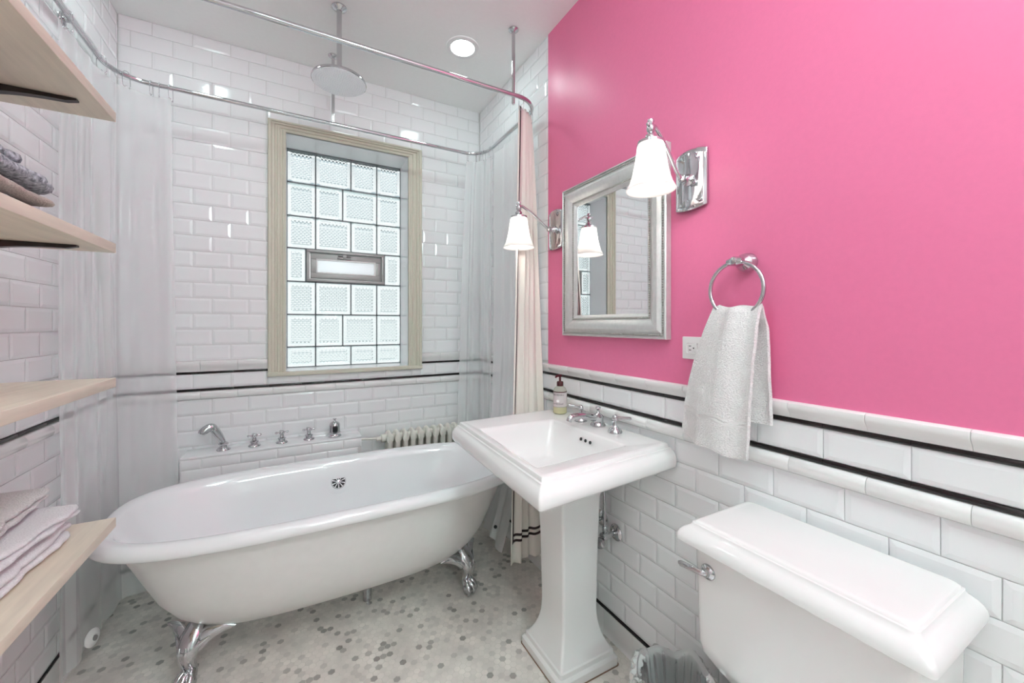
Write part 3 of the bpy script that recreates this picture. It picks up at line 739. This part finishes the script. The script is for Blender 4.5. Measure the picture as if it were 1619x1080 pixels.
# ------------------------------------------------------------------ mirror
MX = XR
mir = thing('wall_mirror', (XR,1.25,1.59), 'rectangular wall mirror in beaded silver frame on the pink wall', 'mirror')
my0,my1,mz0,mz1 = .953,1.560,1.247,1.935
def mrect(ins, d): return [(XR-d,my0+ins,mz0+ins),(XR-d,my1-ins,mz0+ins),(XR-d,my1-ins,mz1-ins),(XR-d,my0+ins,mz1-ins)]
mb = MB()
pf = [(0,0),(0,.024),(.003,.028),(.007,.029),(.009,.024),(.020,.024),(.024,.028),(.034,.0335),(.046,.034),(.058,.030),(.068,.023),(.072,.020),(.083,.020),(.085,.018),(.094,.012),(.094,.006)]
mb.loft([mrect(i,d) for i,d in pf]); mb.build('frame', M['silver'], mir, True, 25)
def beads(ins, d, r, sp_):
    mb = MB(); c = mrect(ins, d)
    for k in range(4):
        a, b = Vector(c[k]), Vector(c[(k+1)%4]); n_ = int((b-a).length/sp_)
        for i in range(n_): mb.sphere(a.lerp(b, i/n_), r, 6, 4)
    mb.build('bead_trim', M['bead'], mir, True, 80)
beads(.0145,.025,.0040,.0088); beads(.0775,.021,.0036,.0080)
mb = MB(); q = mrect(.090,.009); mb.add(q, [(0,3,2,1)]); mb.build('mirror_glass', M['mirror'], mir, False)

# ------------------------------------------------------------------ sconces
def sconce(y, zc, sx, dz, label, kz):
    t = thing('wall_sconce', (XR,y,zc), label, 'wall light', 'sconces either side of the mirror')
    # back plate: bowed rectangle with arched ends
    mb = MB(); w, h = .058, .089
    def plate(ins, dx):
        lp = []
        for sy, sz in ((-1,-1),(1,-1),(1,1),(-1,1)): pass
        n_ = 12
        for k in range(n_+1):
            u = -1+2*k/n_; lp.append((XR-dx-(.010*(1-u*u) if dx > .004 else 0), y+u*(w-ins), zc-(h-ins)-.010*(1-u*u)))
        for k in range(n_+1):
            u = 1-2*k/n_; lp.append((XR-dx-(.010*(1-u*u) if dx > .004 else 0), y+u*(w-ins), zc+(h-ins)+.010*(1-u*u)))
        return lp
    mb.loft([plate(0,0),plate(0,.008),plate(.004,.012),plate(.010,.013),plate(.012,.011),plate(.03,.012)], True, True); mb.build('back_plate', M['chrome'], t, True, 35)
    mb = MB(); mb.lathe([(.020,.016),(.020,.022),(.012,.030),(.010,.042),(.013,.046),(.013,.054),(.008,.058)], (XR,y,zc), (-1,0,0), 20)
    x0_ = XR-.05; top = Vector((sx, y, zc+.082+dz))
    arm = spline([(x0_,y,zc),(x0_-.022,y,zc+.012),(lerp(x0_,sx,.55),y,zc+.062+dz*.6),(sx+.020,y,zc+.090+dz),(sx,y,zc+.086+dz)], 24)
    mb.tube(arm, .0062, 12); mb.build('arm', M['chrome'], t)
    mb = MB(); mb.lathe([(.002,.030),(.009,.027),(.011,.020),(.008,.013),(.012,.009),(.013,0),(.012,-.008),(.009,-.012),(.012,-.018),(.016,-.022),(.017,-.030),(.026,-.036),(.040,-.042),(.041,-.050),(.036,-.052)], top, (0,0,1), 28); sk = mb.build('socket_cup', M['chrome'], t)
    mb = MB(); mb.sphere(top+Vector((-.016,-.004,.008)), .006, 10, 8); mb.build('thumb_screw', M['chrome'], sk)
    s0 = top.z-.046
    pr = [(.034,-.002),(.0385,-.004),(.0405,-.010),(.0435,-.035),(.048,-.065),(.0545,-.095),(.063,-.122),(.0735,-.142)]
    mb = MB(); mb.lathe([(r,z) for r,z in pr], (sx,y,s0), (0,0,1), 40, False, False)
    mb.lathe([(r-.0025,z) for r,z in pr][::-1], (sx,y,s0), (0,0,1), 40, False, False)
    r_, z_ = pr[-1]; mb.lathe([(r_,z_),(r_-.001,z_-.002),(r_-.0025,z_)], (sx,y,s0), (0,0,1), 40, False, False)
    mb.build('glass_shade', M['shade'], t, True, 60)
    mb = MB(); mb.lathe([(.013,-.004),(.013,-.035),(.019,-.050),(.028,-.074),(.030,-.088),(.026,-.102),(.014,-.114),(.002,-.117)], (sx,y,s0), (0,0,1), 24); mb.build('bulb', M['bulb'], t)
sconce(.868, 1.772, .957, .046, 'chrome sconce with lit frosted bell shade to the right of the mirror', 0)
sconce(1.640, 1.770, .930, .0, 'chrome sconce with lit frosted bell shade left of the mirror, before the curtain', 0)

# ------------------------------------------------------------------ towel ring, towel, outlet
RC = Vector((1.088,.683,1.398)); RR = .077
t = thing('towel_ring', (XR,.684,1.478), 'chrome towel ring on the pink wall above the toilet', 'towel ring')
mb = MB(); mb.lathe([(.028,0),(.028,.006),(.024,.014),(.026,.018),(.023,.026),(.013,.034),(.011,.042),(.014,.048),(.014,.066),(.010,.074),(.003,.077)], (XR,.684,1.478), (-1,0,0), 28); mb.build('mount', M['chrome'], t)
mb = MB(); mb.tube([(1.088,.684-.022,1.476),(1.088,.684-.014,1.4765),(1.088,.684,1.477),(1.088,.684+.014,1.4765),(1.088,.684+.022,1.476)],[.009,.011,.013,.011,.009],14); mb.build('ring_clasp', M['chrome'], t)
mb = MB(); mb.tube([RC+Vector((0,RR*COS(a),RR*SIN(a))) for a in [2*PI*k/64 for k in range(64)]], .0057, 12, True, True); mb.build('ring', M['chrome'], t)
# hand towel over the ring: one sheet, front panel longer than back
def towel(u, v, th=0):
    # u across (0 = far/left edge, 1 = near/right edge), v: 0 front hem -> .58 over ring -> 1 back hem
    vt = .58; s = 2*u-1
    if v <= vt:
        k = v/vt                                             # 0 hem, 1 top
        yl, yr = lerp(.845,.748,k**1.5), lerp(.642,.612,k**.8)
        zb = .957-.030*u+.004*SIN(14*u); y = lerp(yl,yr,u)
        ztop = 1.335 - .013*(1-abs(s)**1.6)*0 + .010*abs(s)**2 - .004*SIN(9*u)
        z = lerp(zb, ztop, k)
        fold = (.014*SIN(u*7.0+1.2)+.0035*SIN(u*15+k*2+.5))*(1-.3*k)
        x = 1.071 - .010*SIN(k*PI) + fold*1.0 - .012*(1-k)
        if k > .9: x += (k-.9)/.1*.010
    else:
        k = (v-vt)/(1-vt)                                    # 0 top, 1 back hem
        yl, yr = lerp(.732,.735,k), lerp(.612,.600,k**.7)
        y = lerp(yl,yr,u); ztop = 1.337+.010*abs(s)**2-.004*SIN(9*u)
        z = lerp(ztop, 1.030, k)
        x = 1.092+.018*min(1,k*6) + .006*SIN(u*8+1)*min(1,k*3)
    top = max(0, 1-abs(v-vt)/.05); z += .010*top*(1 if v <= vt else 1)
    nz = noise.noise((y*30, z*30, v*3))*.003
    return Vector((x+nz, y, z))
def thick(fn, nu, nv, th, mb):
    pts = [[Vector(fn(i/nu, j/nv)) for i in range(nu+1)] for j in range(nv+1)]
    A, B = [], []
    for j in range(nv+1):
        for i in range(nu+1):
            du = pts[j][min(i+1,nu)]-pts[j][max(i-1,0)]; dv = pts[min(j+1,nv)][i]-pts[max(j-1,0)][i]
            n_ = du.cross(dv); n_ = n_.normalized() if n_.length > 1e-9 else Vector((1,0,0))
            A.append(pts[j][i]+n_*th/2); B.append(pts[j][i]-n_*th/2)
    W = nu+1; fs = []; o = len(A)
    for j in range(nv):
        for i in range(nu):
            a = j*W+i; fs.append((a,a+1,a+W+1,a+W)); fs.append((o+a,o+a+W,o+a+W+1,o+a+1))
    for i in range(nu): fs.append((i,o+i,o+i+1,i+1)); a = nv*W+i; fs.append((a,a+1,o+a+1,o+a))
    for j in range(nv): a = j*W; fs.append((a,a+W,o+a+W,o+a)); a += nu; fs.append((a,o+a,o+a+W,a+W))
    mb.add(A+B, fs)
mb = MB(); thick(towel, 40, 110, .009, mb)
tw = tag(mb.build('hand_towel', M['terry'], None, True, 80), 'white terry hand towel hanging from the chrome towel ring', 'towel')
mb = MB()
for v0, v1 in ((.125,.133),(.140,.148)):
    def bd(u, v, v0=v0, v1=v1):
        p = towel(.01+.98*u, lerp(v0,v1,v)); return (p.x-.0056, p.y, p.z)
    mb.grid(bd, 40, 2, True)
mb.build('woven_band', M['terryband'], tw)
t = thing('wall_outlet', (XR,.885,1.222), 'white wall outlet plate half hidden behind the hanging towel', 'outlet')
mb = MB(); mb.rbox((XR-.006,.792,1.185),(XR+.001,.903,1.259),.003,0); pl_ = mb.build('cover_plate', M['plastic'], t, True, 40)
for y in (.867,.828):
    mb = MB(); mb.rbox((XR-.0078,y-.017,1.205),(XR-.005,y+.017,1.239),.004,0); rc = mb.build('receptacle', M['plastic'], t, True, 40)
    mb = MB()
    for dy, dz_ in ((.004,.0065),(.004,-.0065)): mb.box((XR-.0083,y+dy-.004,1.222+dz_-.0012),(XR-.0076,y+dy+.004,1.222+dz_+.0012))
    mb.lathe([(.0024,0),(.0024,.0006)],(XR-.0077,y-.009,1.222),(-1,0,0),10); mb.build('slots', M['dark'], rc, False)

# ------------------------------------------------------------------ ceiling lights
def can(x, y, label, m='lens'):
    t = thing('recessed_light', (x,y,ZC), label, 'ceiling light', 'recessed ceiling lights')
    mb = MB(); mb.lathe([(.062,-.002),(.064,-.006),(.076,-.008),(.087,-.005),(.089,-.0005)], (x,y,ZC), (0,0,1), 48, False, False); mb.build('trim_ring', M['cantrim'], t)
    mb = MB(); mb.lathe([(.0625,-.003),(.05,-.005),(.001,-.006)], (x,y,ZC), (0,0,1), 40, False, True); o = mb.build('lens', M[m], t)
can(.797,2.022,'lit recessed ceiling light near the corner above the right end of the bathtub', 'lens_dim')
can(-.45,2.03,'lit recessed ceiling light above the left end of the bathtub, out of view', 'lens_dim')
can(.42,.25,'added recessed fill light in the ceiling between sink and toilet, out of view')  # this can and the next are unseen fill, added for even brightness
can(-.15,.25,'added recessed fill light in the ceiling near the shelves, out of view')
M['globe'] = emis('hall_fill_glow', (.80,.99,.98), 37); M['globe_bath'] = emis('bath_fill_glow', (.80,.99,.98), 26)
t = thing('hall_fill_globe', (.25,-2.05,2.6), 'added globe fill light in the hall behind the doorway, out of view', 'ceiling light')  # unseen lamp added to throw fill light through the doorway
mb = MB(); mb.lathe([(.07,0),(.07,-.02),(.04,-.03)], (.25,-2.05,2.6), (0,0,1), 28); mb.build('canopy', M['cantrim'], t)
mb = MB(); mb.sphere((.25,-2.05,2.45), .16, 32, 20); mb.build('globe', M['globe'], t)
t = thing('bath_fill_globe', (.5,-.5,ZC), 'added globe fill light just inside the doorway behind the camera, out of view', 'ceiling light')  # unseen lamp added to brighten ceiling and walls
mb = MB(); mb.lathe([(.07,0),(.07,-.02),(.012,-.03),(.012,-.17),(.04,-.18),(.04,-.20)], (.5,-.5,ZC), (0,0,1), 28); mb.build('canopy', M['cantrim'], t)
mb = MB(); mb.sphere((.5,-.5,ZC-.33), .14, 32, 20); mb.build('globe', M['globe_bath'], t)

# ------------------------------------------------------------------ shower head + curtain ring
t = thing('rain_shower_head', (.184,2.046,ZC), 'large round chrome rain shower head hanging from the ceiling', 'shower head')
mb = MB(); mb.lathe([(.033,0),(.033,-.005),(.026,-.012),(.017,-.016),(.014,-.02)], (.184,2.046,ZC), (0,0,1), 28); mb.build('ceiling_flange', M['chrome'], t)
mb = MB(); mb.lathe([(.0115,-.01),(.0115,-.30),(.016,-.302),(.016,-.325),(.020,-.33)], (.184,2.046,ZC), (0,0,1), 20); mb.build('shower_arm', M['chrome'], t)
mb = MB(); hz = 2.447; mb.lathe([(.016,.03),(.022,.026),(.045,.022),(.10,.014),(.118,.009),(.121,.004),(.121,-.002),(.117,-.004)], (.184,2.046,hz), (0,0,1), 56, True, False); hp = mb.build('head', M['chrome'], t)
M['headface'] = mat('dimpled_shower_face', (.93,.95,.97), .25, .15)
mb = MB(); mb.lathe([(.118,-.004),(.08,-.0045),(.04,-.0048),(.001,-.005)], (.184,2.046,hz), (0,0,1), 56, False, True); fc_ = mb.build('spray_face', M['headface'], hp)
mb = MB()
for ringk in range(1,12):
    r = .0100*ringk; n_ = int(2*PI*r/.0105)
    for i in range(n_):
        a = 2*PI*i/n_+ringk*.7; mb.lathe([(.0030,.001),(.0026,-.0018),(.0008,-.0024)], (.184+r*COS(a),2.046+r*SIN(a),hz-.0046), (0,0,1), 6, False, True)
mb.build('nozzles', mat('pale_rubber_nozzles', (.90,.92,.95), .25, .2), fc_)

RZ = 2.42; RX0, RX1, RY0, RY1, RCo = -.722, 1.100, 1.703, 2.432, .135
def ringpts(seg=14):
    out = []
    for cx, cy, a0 in ((RX1-RCo,RY1-RCo,0),(RX0+RCo,RY1-RCo,PI/2),(RX0+RCo,RY0+RCo,PI),(RX1-RCo,RY0+RCo,1.5*PI)):
        for k in range(seg+1): a = a0+PI/2*k/seg; out.append(Vector((cx+RCo*COS(a), cy+RCo*SIN(a), RZ)))
    return out
rod = thing('shower_curtain_rod', (.19,2.07,RZ), 'chrome oval shower curtain rod suspended over the bathtub', 'curtain rod')
rp = ringpts(); rp2 = []
for i, p in enumerate(rp):
    q = rp[(i+1) % len(rp)]; rp2.append(p)
    if (q-p).length > .1:
        for k in range(1,6): rp2.append(p.lerp(q,k/6))
mb = MB(); mb.tube(rp2, .0105, 14, True, True); mb.build('oval_rail', M['chrome'], rod)
for x, y in ((.976,1.776),(.187,2.432)):
    mb = MB(); mb.lathe([(.026,0),(.026,-.004),(.020,-.010),(.012,-.013),(.0085,-.016),(.0085,RZ-ZC)], (x,y,ZC), (0,0,1), 20); mb.build('ceiling_support', M['chrome'], rod)
for x, y, ax in ((RX0,2.07,-1),):
    mb = MB(); mb.lathe([(.009,0),(.009,.02),(.022,.022),(.024,.0275)], (x,y,RZ), (ax,0,0), 18); mb.build('wall_bracket', M['chrome'], rod)
for x, y in ((.36,1.703),(.36,2.432)):
    mb = MB(); mb.lathe([(.0112,-.012),(.0112,.012)], (x,y,RZ), (1,0,0), 14); mb.build('rail_coupling', M['chrome'], rod)

# ------------------------------------------------------------------ curtains
def cpath(pts, n=60):
    sp_ = spline([(x,y,0) for x,y in pts], n*4); L_ = [0]
    for a, b in zip(sp_, sp_[1:]): L_.append(L_[-1]+(b-a).length)
    def at(u):
        d = u*L_[-1]
        for i in range(len(L_)-1):
            if L_[i+1] >= d:
                k = (d-L_[i])/max(1e-9,L_[i+1]-L_[i]); p = sp_[i].lerp(sp_[i+1],k); tn = (sp_[i+1]-sp_[i]).normalized(); return p, Vector((tn.y,-tn.x,0))
        return sp_[-1], Vector((0,1,0))
    return at
def curtain_fn(top, bot, z0, z1, folds, amp, seed=0, flare=1.0, hemwave=.006):
    A, B = cpath(top), cpath(bot); cache = {}
    def fn(u, v):
        """v 0 top, 1 bottom"""
        if u not in cache: cache[u] = (A(u), B(u))
        (pa, na), (pb, nb) = cache[u]; p = pa.lerp(pb, v**flare); n_ = na.lerp(nb, v).normalized()
        ph = 2*PI*folds*u + 1.3*noise.noise((u*3+seed, v*1.2, seed)) + seed
        a = amp*(.55+.45*min(1,v*4))*(.75+.5*noise.noise((u*5, v*1.5, seed+3)))
        off = a*(SIN(ph)+.25*SIN(1.7*ph+seed)) + .004*noise.noise((u*5+seed, v*5, 1.7))
        z = lerp(z0, z1, v) + (hemwave*SIN(ph*.5+seed) if v > .98 else 0)
        return Vector((p.x, p.y, z)) + n_*off
    return fn
def hook(p, label, k, tilt=0):
    """wire curtain hook: loop over the rod, two legs, curl at the bottom"""
    mb = MB(); x, y, z = p; d = Vector((COS(tilt),SIN(tilt),0))
    P_ = lambda a, h: Vector((x,y,z))+d*a+Vector((0,0,h))
    pts = [P_(.011,-.055),P_(.016,-.045),P_(.0145,-.012),P_(.0128,.006),P_(.006,.0135),P_(-.004,.0138),P_(-.0125,.006),P_(-.0145,-.012),P_(-.013,-.045),P_(-.006,-.056),P_(.0,-.050)]
    mb.tube(spline(pts,36), .0013, 6)
    mb.sphere(P_(.012,-.058),.0035,8,6); mb.sphere(P_(0,-.050),.003,8,6)
    return tag(mb.build('curtain_hook', M['chrome'], None, True, 80), label, 'curtain hook', 'wire curtain hooks on the rod')

# left clear liner wraps the left end of the ring
lt = [(-.722,1.96),(-.722,2.10),(-.722,2.22),(-.700,2.36),(-.640,2.415),(-.575,2.432),(-.515,2.432)]
lb_ = [(-.700,1.90),(-.690,2.03),(-.690,2.18),(-.672,2.32),(-.620,2.385),(-.560,2.410),(-.480,2.425)]
fnL = curtain_fn(lt, lb_, RZ-.055, .085, 5, .012, 2.0, 1.0, .01)
mb = MB(); mb.grid(fnL, 150, 90)
cl = tag(mb.build('clear_shower_liner', M['clear'], None, True, 180), 'clear plastic shower liner bunched at the left end of the rod beside the shelves', 'shower curtain', 'clear plastic shower liners')
mb = MB()
p = fnL(.3,.955); c = Vector((-.655,2.02,.15))
mb.lathe([(.030,0),(.031,.003),(.022,.009),(.011,.012),(.009,.010),(.008,.003)], c, (.93,-.35,.1), 24); mb.build('suction_cup', M['plastic'], cl)
mb = MB(); mb.lathe([(.009,.0),(.009,.0135),(.004,.014)], c+Vector((0.0,0,-.002)), (.93,-.35,.1), 14); mb.build('liner_weight', M['vent'], cl)
hl = [(-.722,2.03,'frontmost of those at the left end, above the top shelf'),(-.716,2.30,'second from the front at the left end of the rod'),(-.665,2.395,'at the bend of the rod in the left rear'),(-.588,2.432,'left one of a close pair above the left liner'),(-.560,2.432,'right one of a close pair above the left liner'),(-.518,2.432,'at the right edge of the left liner')]
for k, (x, y, tx) in enumerate(hl):
    hook((x,y,RZ), 'wire curtain hook '+tx, k, [0,.3,.8,1.4,1.8,1.2][k])
# right clear liner: two loose widths at the back right of the ring
ct = [(.985,2.432),(1.03,2.418),(1.068,2.385),(1.095,2.33),(1.100,2.27)]
cb = [(.905,2.400),(.975,2.408),(1.04,2.395),(1.085,2.34),(1.085,2.26)]
mb = MB(); mb.grid(curtain_fn(ct, cb, RZ-.055, .30, 3.5, .011, 5.5, .8), 100, 80)
tag(mb.build('clear_shower_liner', M['clear'], None, True, 180), 'clear plastic shower liner hanging in the rear right corner behind the bathtub', 'shower curtain', 'clear plastic shower liners')
# frosted liner, front right, falls outside the tub
ct = [(1.100,2.24),(1.100,2.12),(1.100,2.00),(1.088,1.87),(1.058,1.812)]
cb = [(.99,2.25),(.985,2.16),(.965,2.06),(.95,1.95),(.93,1.83)]
mb = MB(); mb.grid(curtain_fn(ct, cb, RZ-.05, .12, 3.5, .012, 1.1, 5), 110, 90)
fr_ = tag(mb.build('frosted_shower_liner', M['liner'], None, True, 180), 'frosted white shower liner hanging beside the cream fabric curtain', 'shower curtain')
mb = MB(); mb.lathe([(.009,-.002),(.009,.002)], (.925,1.88,.235), (-.5,-.86,0), 14); mb.build('liner_magnet', M['dark'], fr_)
# cream fabric curtain with twin dark border lines
ct = [(.985,1.745),(1.02,1.752),(1.062,1.775),(1.105,1.818),(1.125,1.845)]
cb = [(.888,1.655),(.935,1.662),(1.0,1.678),(1.06,1.672),(1.115,1.660)]
fF = curtain_fn(ct, cb, RZ-.02, .16, 4.5, .013, .4, .9)
mb = MB(); thick(fF, 110, 90, .0012, mb)
fab = tag(mb.build('fabric_shower_curtain', M['fabric'], None, True, 180), 'cream fabric shower curtain with twin dark border lines by the pink wall', 'shower curtain')
mb = MB()
for a, b in ((.045,.058),(.078,.091)): thick(lambda u, v, a=a, b=b: fF(lerp(a,b,u), .957*v), 2, 90, .0052, mb)
for a, b in ((.939,.944),(.951,.956)): thick(lambda u, v, a=a, b=b: fF(lerp(.05,.98,u), lerp(a,b,v)), 110, 1, .0052, mb)
mb.build('border_stripe', M['stripe'], fab, True, 180)
for k, (x, y, tx, tl_) in enumerate(((.995,2.430,'leftmost of those above the rear right liner',1.5),(1.045,2.410,'second above the rear right liner',1.0),(1.082,2.366,'third above the rear right liner',.6),(1.099,2.30,'last before the frosted liner',.1),(1.09,1.806,'at the front edge of the frosted liner',-.6),(.985,1.713,'above the fabric curtain nearest the front rail',-1.2))):
    hook((x,y,RZ), 'wire curtain hook '+tx, k, tl_)

# ------------------------------------------------------------------ shelves
SX, SY0, SY1 = -.455, .35, 1.561
def shelf(ztop, th, label, brackets):
    z0 = ztop-th
    t = thing('wall_shelf', (XL,.95,ztop), label, 'shelf', 'birch shelves on the left wall')
    mb = MB(); mb.rbox((XL+.002,SY0,z0),(SX,SY1,ztop),.0015,1); mb.build('board', M['wood'], t, True, 30)
    for y in (.62,1.452):
        mb = MB()
        prof = [(0,0,.012),(.05,0,.012),(.10,0,.011),(.16,0,.010),(.22,0,.009),(.245,0,.007)]
        top_, bot_ = [], []
        for k in range(13):
            u = k/12; x = XL+.003+u*.25
            h = .010+.055*(1-u)**3.2
            top_.append((x,z0-.0005)); bot_.append((x,z0-h*(1 if u < 1 else .5)))
        lp = top_+bot_[::-1]
        w = [.012]*13
        loops = [[(x,y+s*(.012-.004*(x-XL)/.25)*k,z) for x,z in lp] for s, k in ((-1,1),(1,1))]
        mb.loft(loops, True, True)
        mb.rbox((XL+.001,y-.016,z0-.16),(XL+.008,y+.016,z0-.0005),.003,0)
        mb.tube(spline([(XL+.006,y,z0-.145),(XL+.02,y,z0-.09),(XL+.05,y,z0-.05),(XL+.09,y,z0-.026)],10),[.009]*11,8)
        mb.build('bracket', M['iron'], t, True, 40)
shelf(1.912,.027,'uppermost birch wall shelf on the left, seen from below',1)
shelf(1.533,.027,'second wall shelf from the top carrying the folded grey towels',1)
shelf(1.146,.027,'empty birch wall shelf at wainscot height on the left wall',1)
shelf(.742,.027,'lowest birch wall shelf carrying the folded white towels',1)
def folded(c, size, rot, layers, m, name, label, cat, group, seed, sag=0.0, tip=0):
    """folded cloth: rounded stack of layers, each a soft slab with a bulging folded edge"""
    cx, cy, cz = c; lx, ly, lz = size; mb = MB(); h = lz/layers; R_ = Matrix.Rotation(rot, 3, 'Z')
    for k in range(layers):
        nu, nv = 40, 14
        def fn(u, v, k=k):
            a = 2*PI*v
            ca_, sa_ = COS(a), SIN(a)
            px = math.copysign(abs(ca_)**.35, ca_)*lx/2*(1-.02*((k+seed) % 3))
            pz = math.copysign(abs(sa_)**.7, sa_)*h/2
            py = (u-.5)*ly*(1-.015*((k*2+seed) % 3))
            e = min(u,1-u)
            q = min(1, e*ly/.012); pz *= (.30+.70*math.sqrt(max(0,1-(1-q)**2)))
            px *= (.93+.07*math.sqrt(max(0,1-(1-min(1,e/.06))**2)))
            w = noise.noise((px*9+seed, py*9, k*3.1+seed))
            pz += .32*h*w
            pz += sag*((px/lx*2)**2)*-1
            px += .012*noise.noise((py*9, k*2.2, seed))+.008*noise.noise((py*25, k*2.2+3, seed)); py += .014*noise.noise((px*11, k*5.2, seed+5))
            v3 = R_ @ Vector((px,py,pz))
            return Vector((cx+v3.x, cy+v3.y, cz+h*(k+.5)+v3.z))
        loops = [[fn(i/nu, j/nv) for j in range(nv)] for i in range(nu+1)]
        mb.loft(loops, True, True)
    return tag(mb.build(name, m, None, True, 80), label, cat, group)
z = 1.533
folded((-.588,1.205,z+.001),(.19,.25,.025),0,1,M['greytowel'],'folded_towel','mottled grey folded towel at the bottom of the shelf stack','towel','folded towels on the second shelf',1)
folded((-.588,1.215,z+.035),(.20,.255,.022),0,1,M['tan'],'folded_towel','taupe folded towel between the grey ones on the second shelf','towel','folded towels on the second shelf',2)
folded((-.592,1.210,z+.068),(.20,.26,.034),.02,1,M['greytowel'],'folded_towel','thick slate grey folded towel lying on the taupe one','towel','folded towels on the second shelf',3)
folded((-.61,1.18,z+.112),(.17,.24,.030),.03,1,M['greytowel'],'folded_towel','slate grey folded towel on top of the shelf stack','towel','folded towels on the second shelf',5)
def white_towel(c, size, rot, seed, label, lz, m='lilac', lay=2):
    return folded(c, size, rot, lay, M[m], 'folded_towel', label, 'towel', 'white towels on the lowest shelf', seed)
z = .742
white_towel((-.612,1.225,z+.002),(.20,.54,.040),0,4,'white folded towel lying flat along the edge of the lowest shelf',.03)
white_towel((-.615,1.27,z+.053),(.195,.46,.034),-.09,6,'white folded towel laid askew in the middle of the lowest shelf pile',.03)
white_towel((-.635,1.285,z+.099),(.17,.44,.034),.05,8,'white rolled edge towel on top of the pile near the wall',.03,'terry')

# ------------------------------------------------------------------ light, camera, render
w = bpy.data.worlds.new('World'); bpy.context.scene.world = w; w.use_nodes = True
N, L = w.node_tree.nodes, w.node_tree.links; bg = N['Background']
tc = N.new('ShaderNodeTexCoord'); sx = N.new('ShaderNodeSeparateXYZ'); L.new(tc.outputs['Generated'], sx.inputs[0])
cr = N.new('ShaderNodeValToRGB'); L.new(sx.outputs['Z'], cr.inputs[0])
mr = N.new('ShaderNodeMapRange'); mr.inputs[1].default_value = -1; mr.inputs[2].default_value = 1; L.new(sx.outputs['Z'], mr.inputs[0]); L.new(mr.outputs[0], cr.inputs[0])
e = cr.color_ramp.elements; e[0].position = .26; e[0].color = (.95,1.05,1.05,1); e[1].position = .36; e[1].color = (.34,.42,.42,1)
for p_, c_ in ((.43,(.80,.88,.88,1)),(.50,(.97,1,1,1)),(.655,(1,1,1,1)),(.71,(.26,.36,.41,1)),(.78,(.30,.40,.45,1)),(.86,(1.7,1.85,1.9,1))):
    x_ = e.new(p_); x_.color = c_
L.new(cr.outputs[0], bg.inputs[0]); bg.inputs[1].default_value = .60

cam = bpy.data.cameras.new('camera'); co = bpy.data.objects.new('camera', cam); C.objects.link(co)
cam.sensor_width = 36; cam.lens = 14.0; cam.shift_y = -27.15/1619; cam.clip_start = .01
co.location = (0,0,1.3); co.rotation_euler = (PI/2,0,-.4988)
sc = bpy.context.scene; sc.camera = co
sc.view_settings.view_transform = 'Standard'; sc.view_settings.look = 'None'; sc.view_settings.gamma = 1; sc.view_settings.use_curve_mapping = False
sc.view_settings.exposure = .92
sc.cycles.max_bounces = 16; sc.cycles.diffuse_bounces = 9; sc.cycles.glossy_bounces = 6; sc.cycles.transmission_bounces = 10; sc.cycles.transparent_max_bounces = 24
sc.cycles.caustics_reflective = False; sc.cycles.blur_glossy = .5
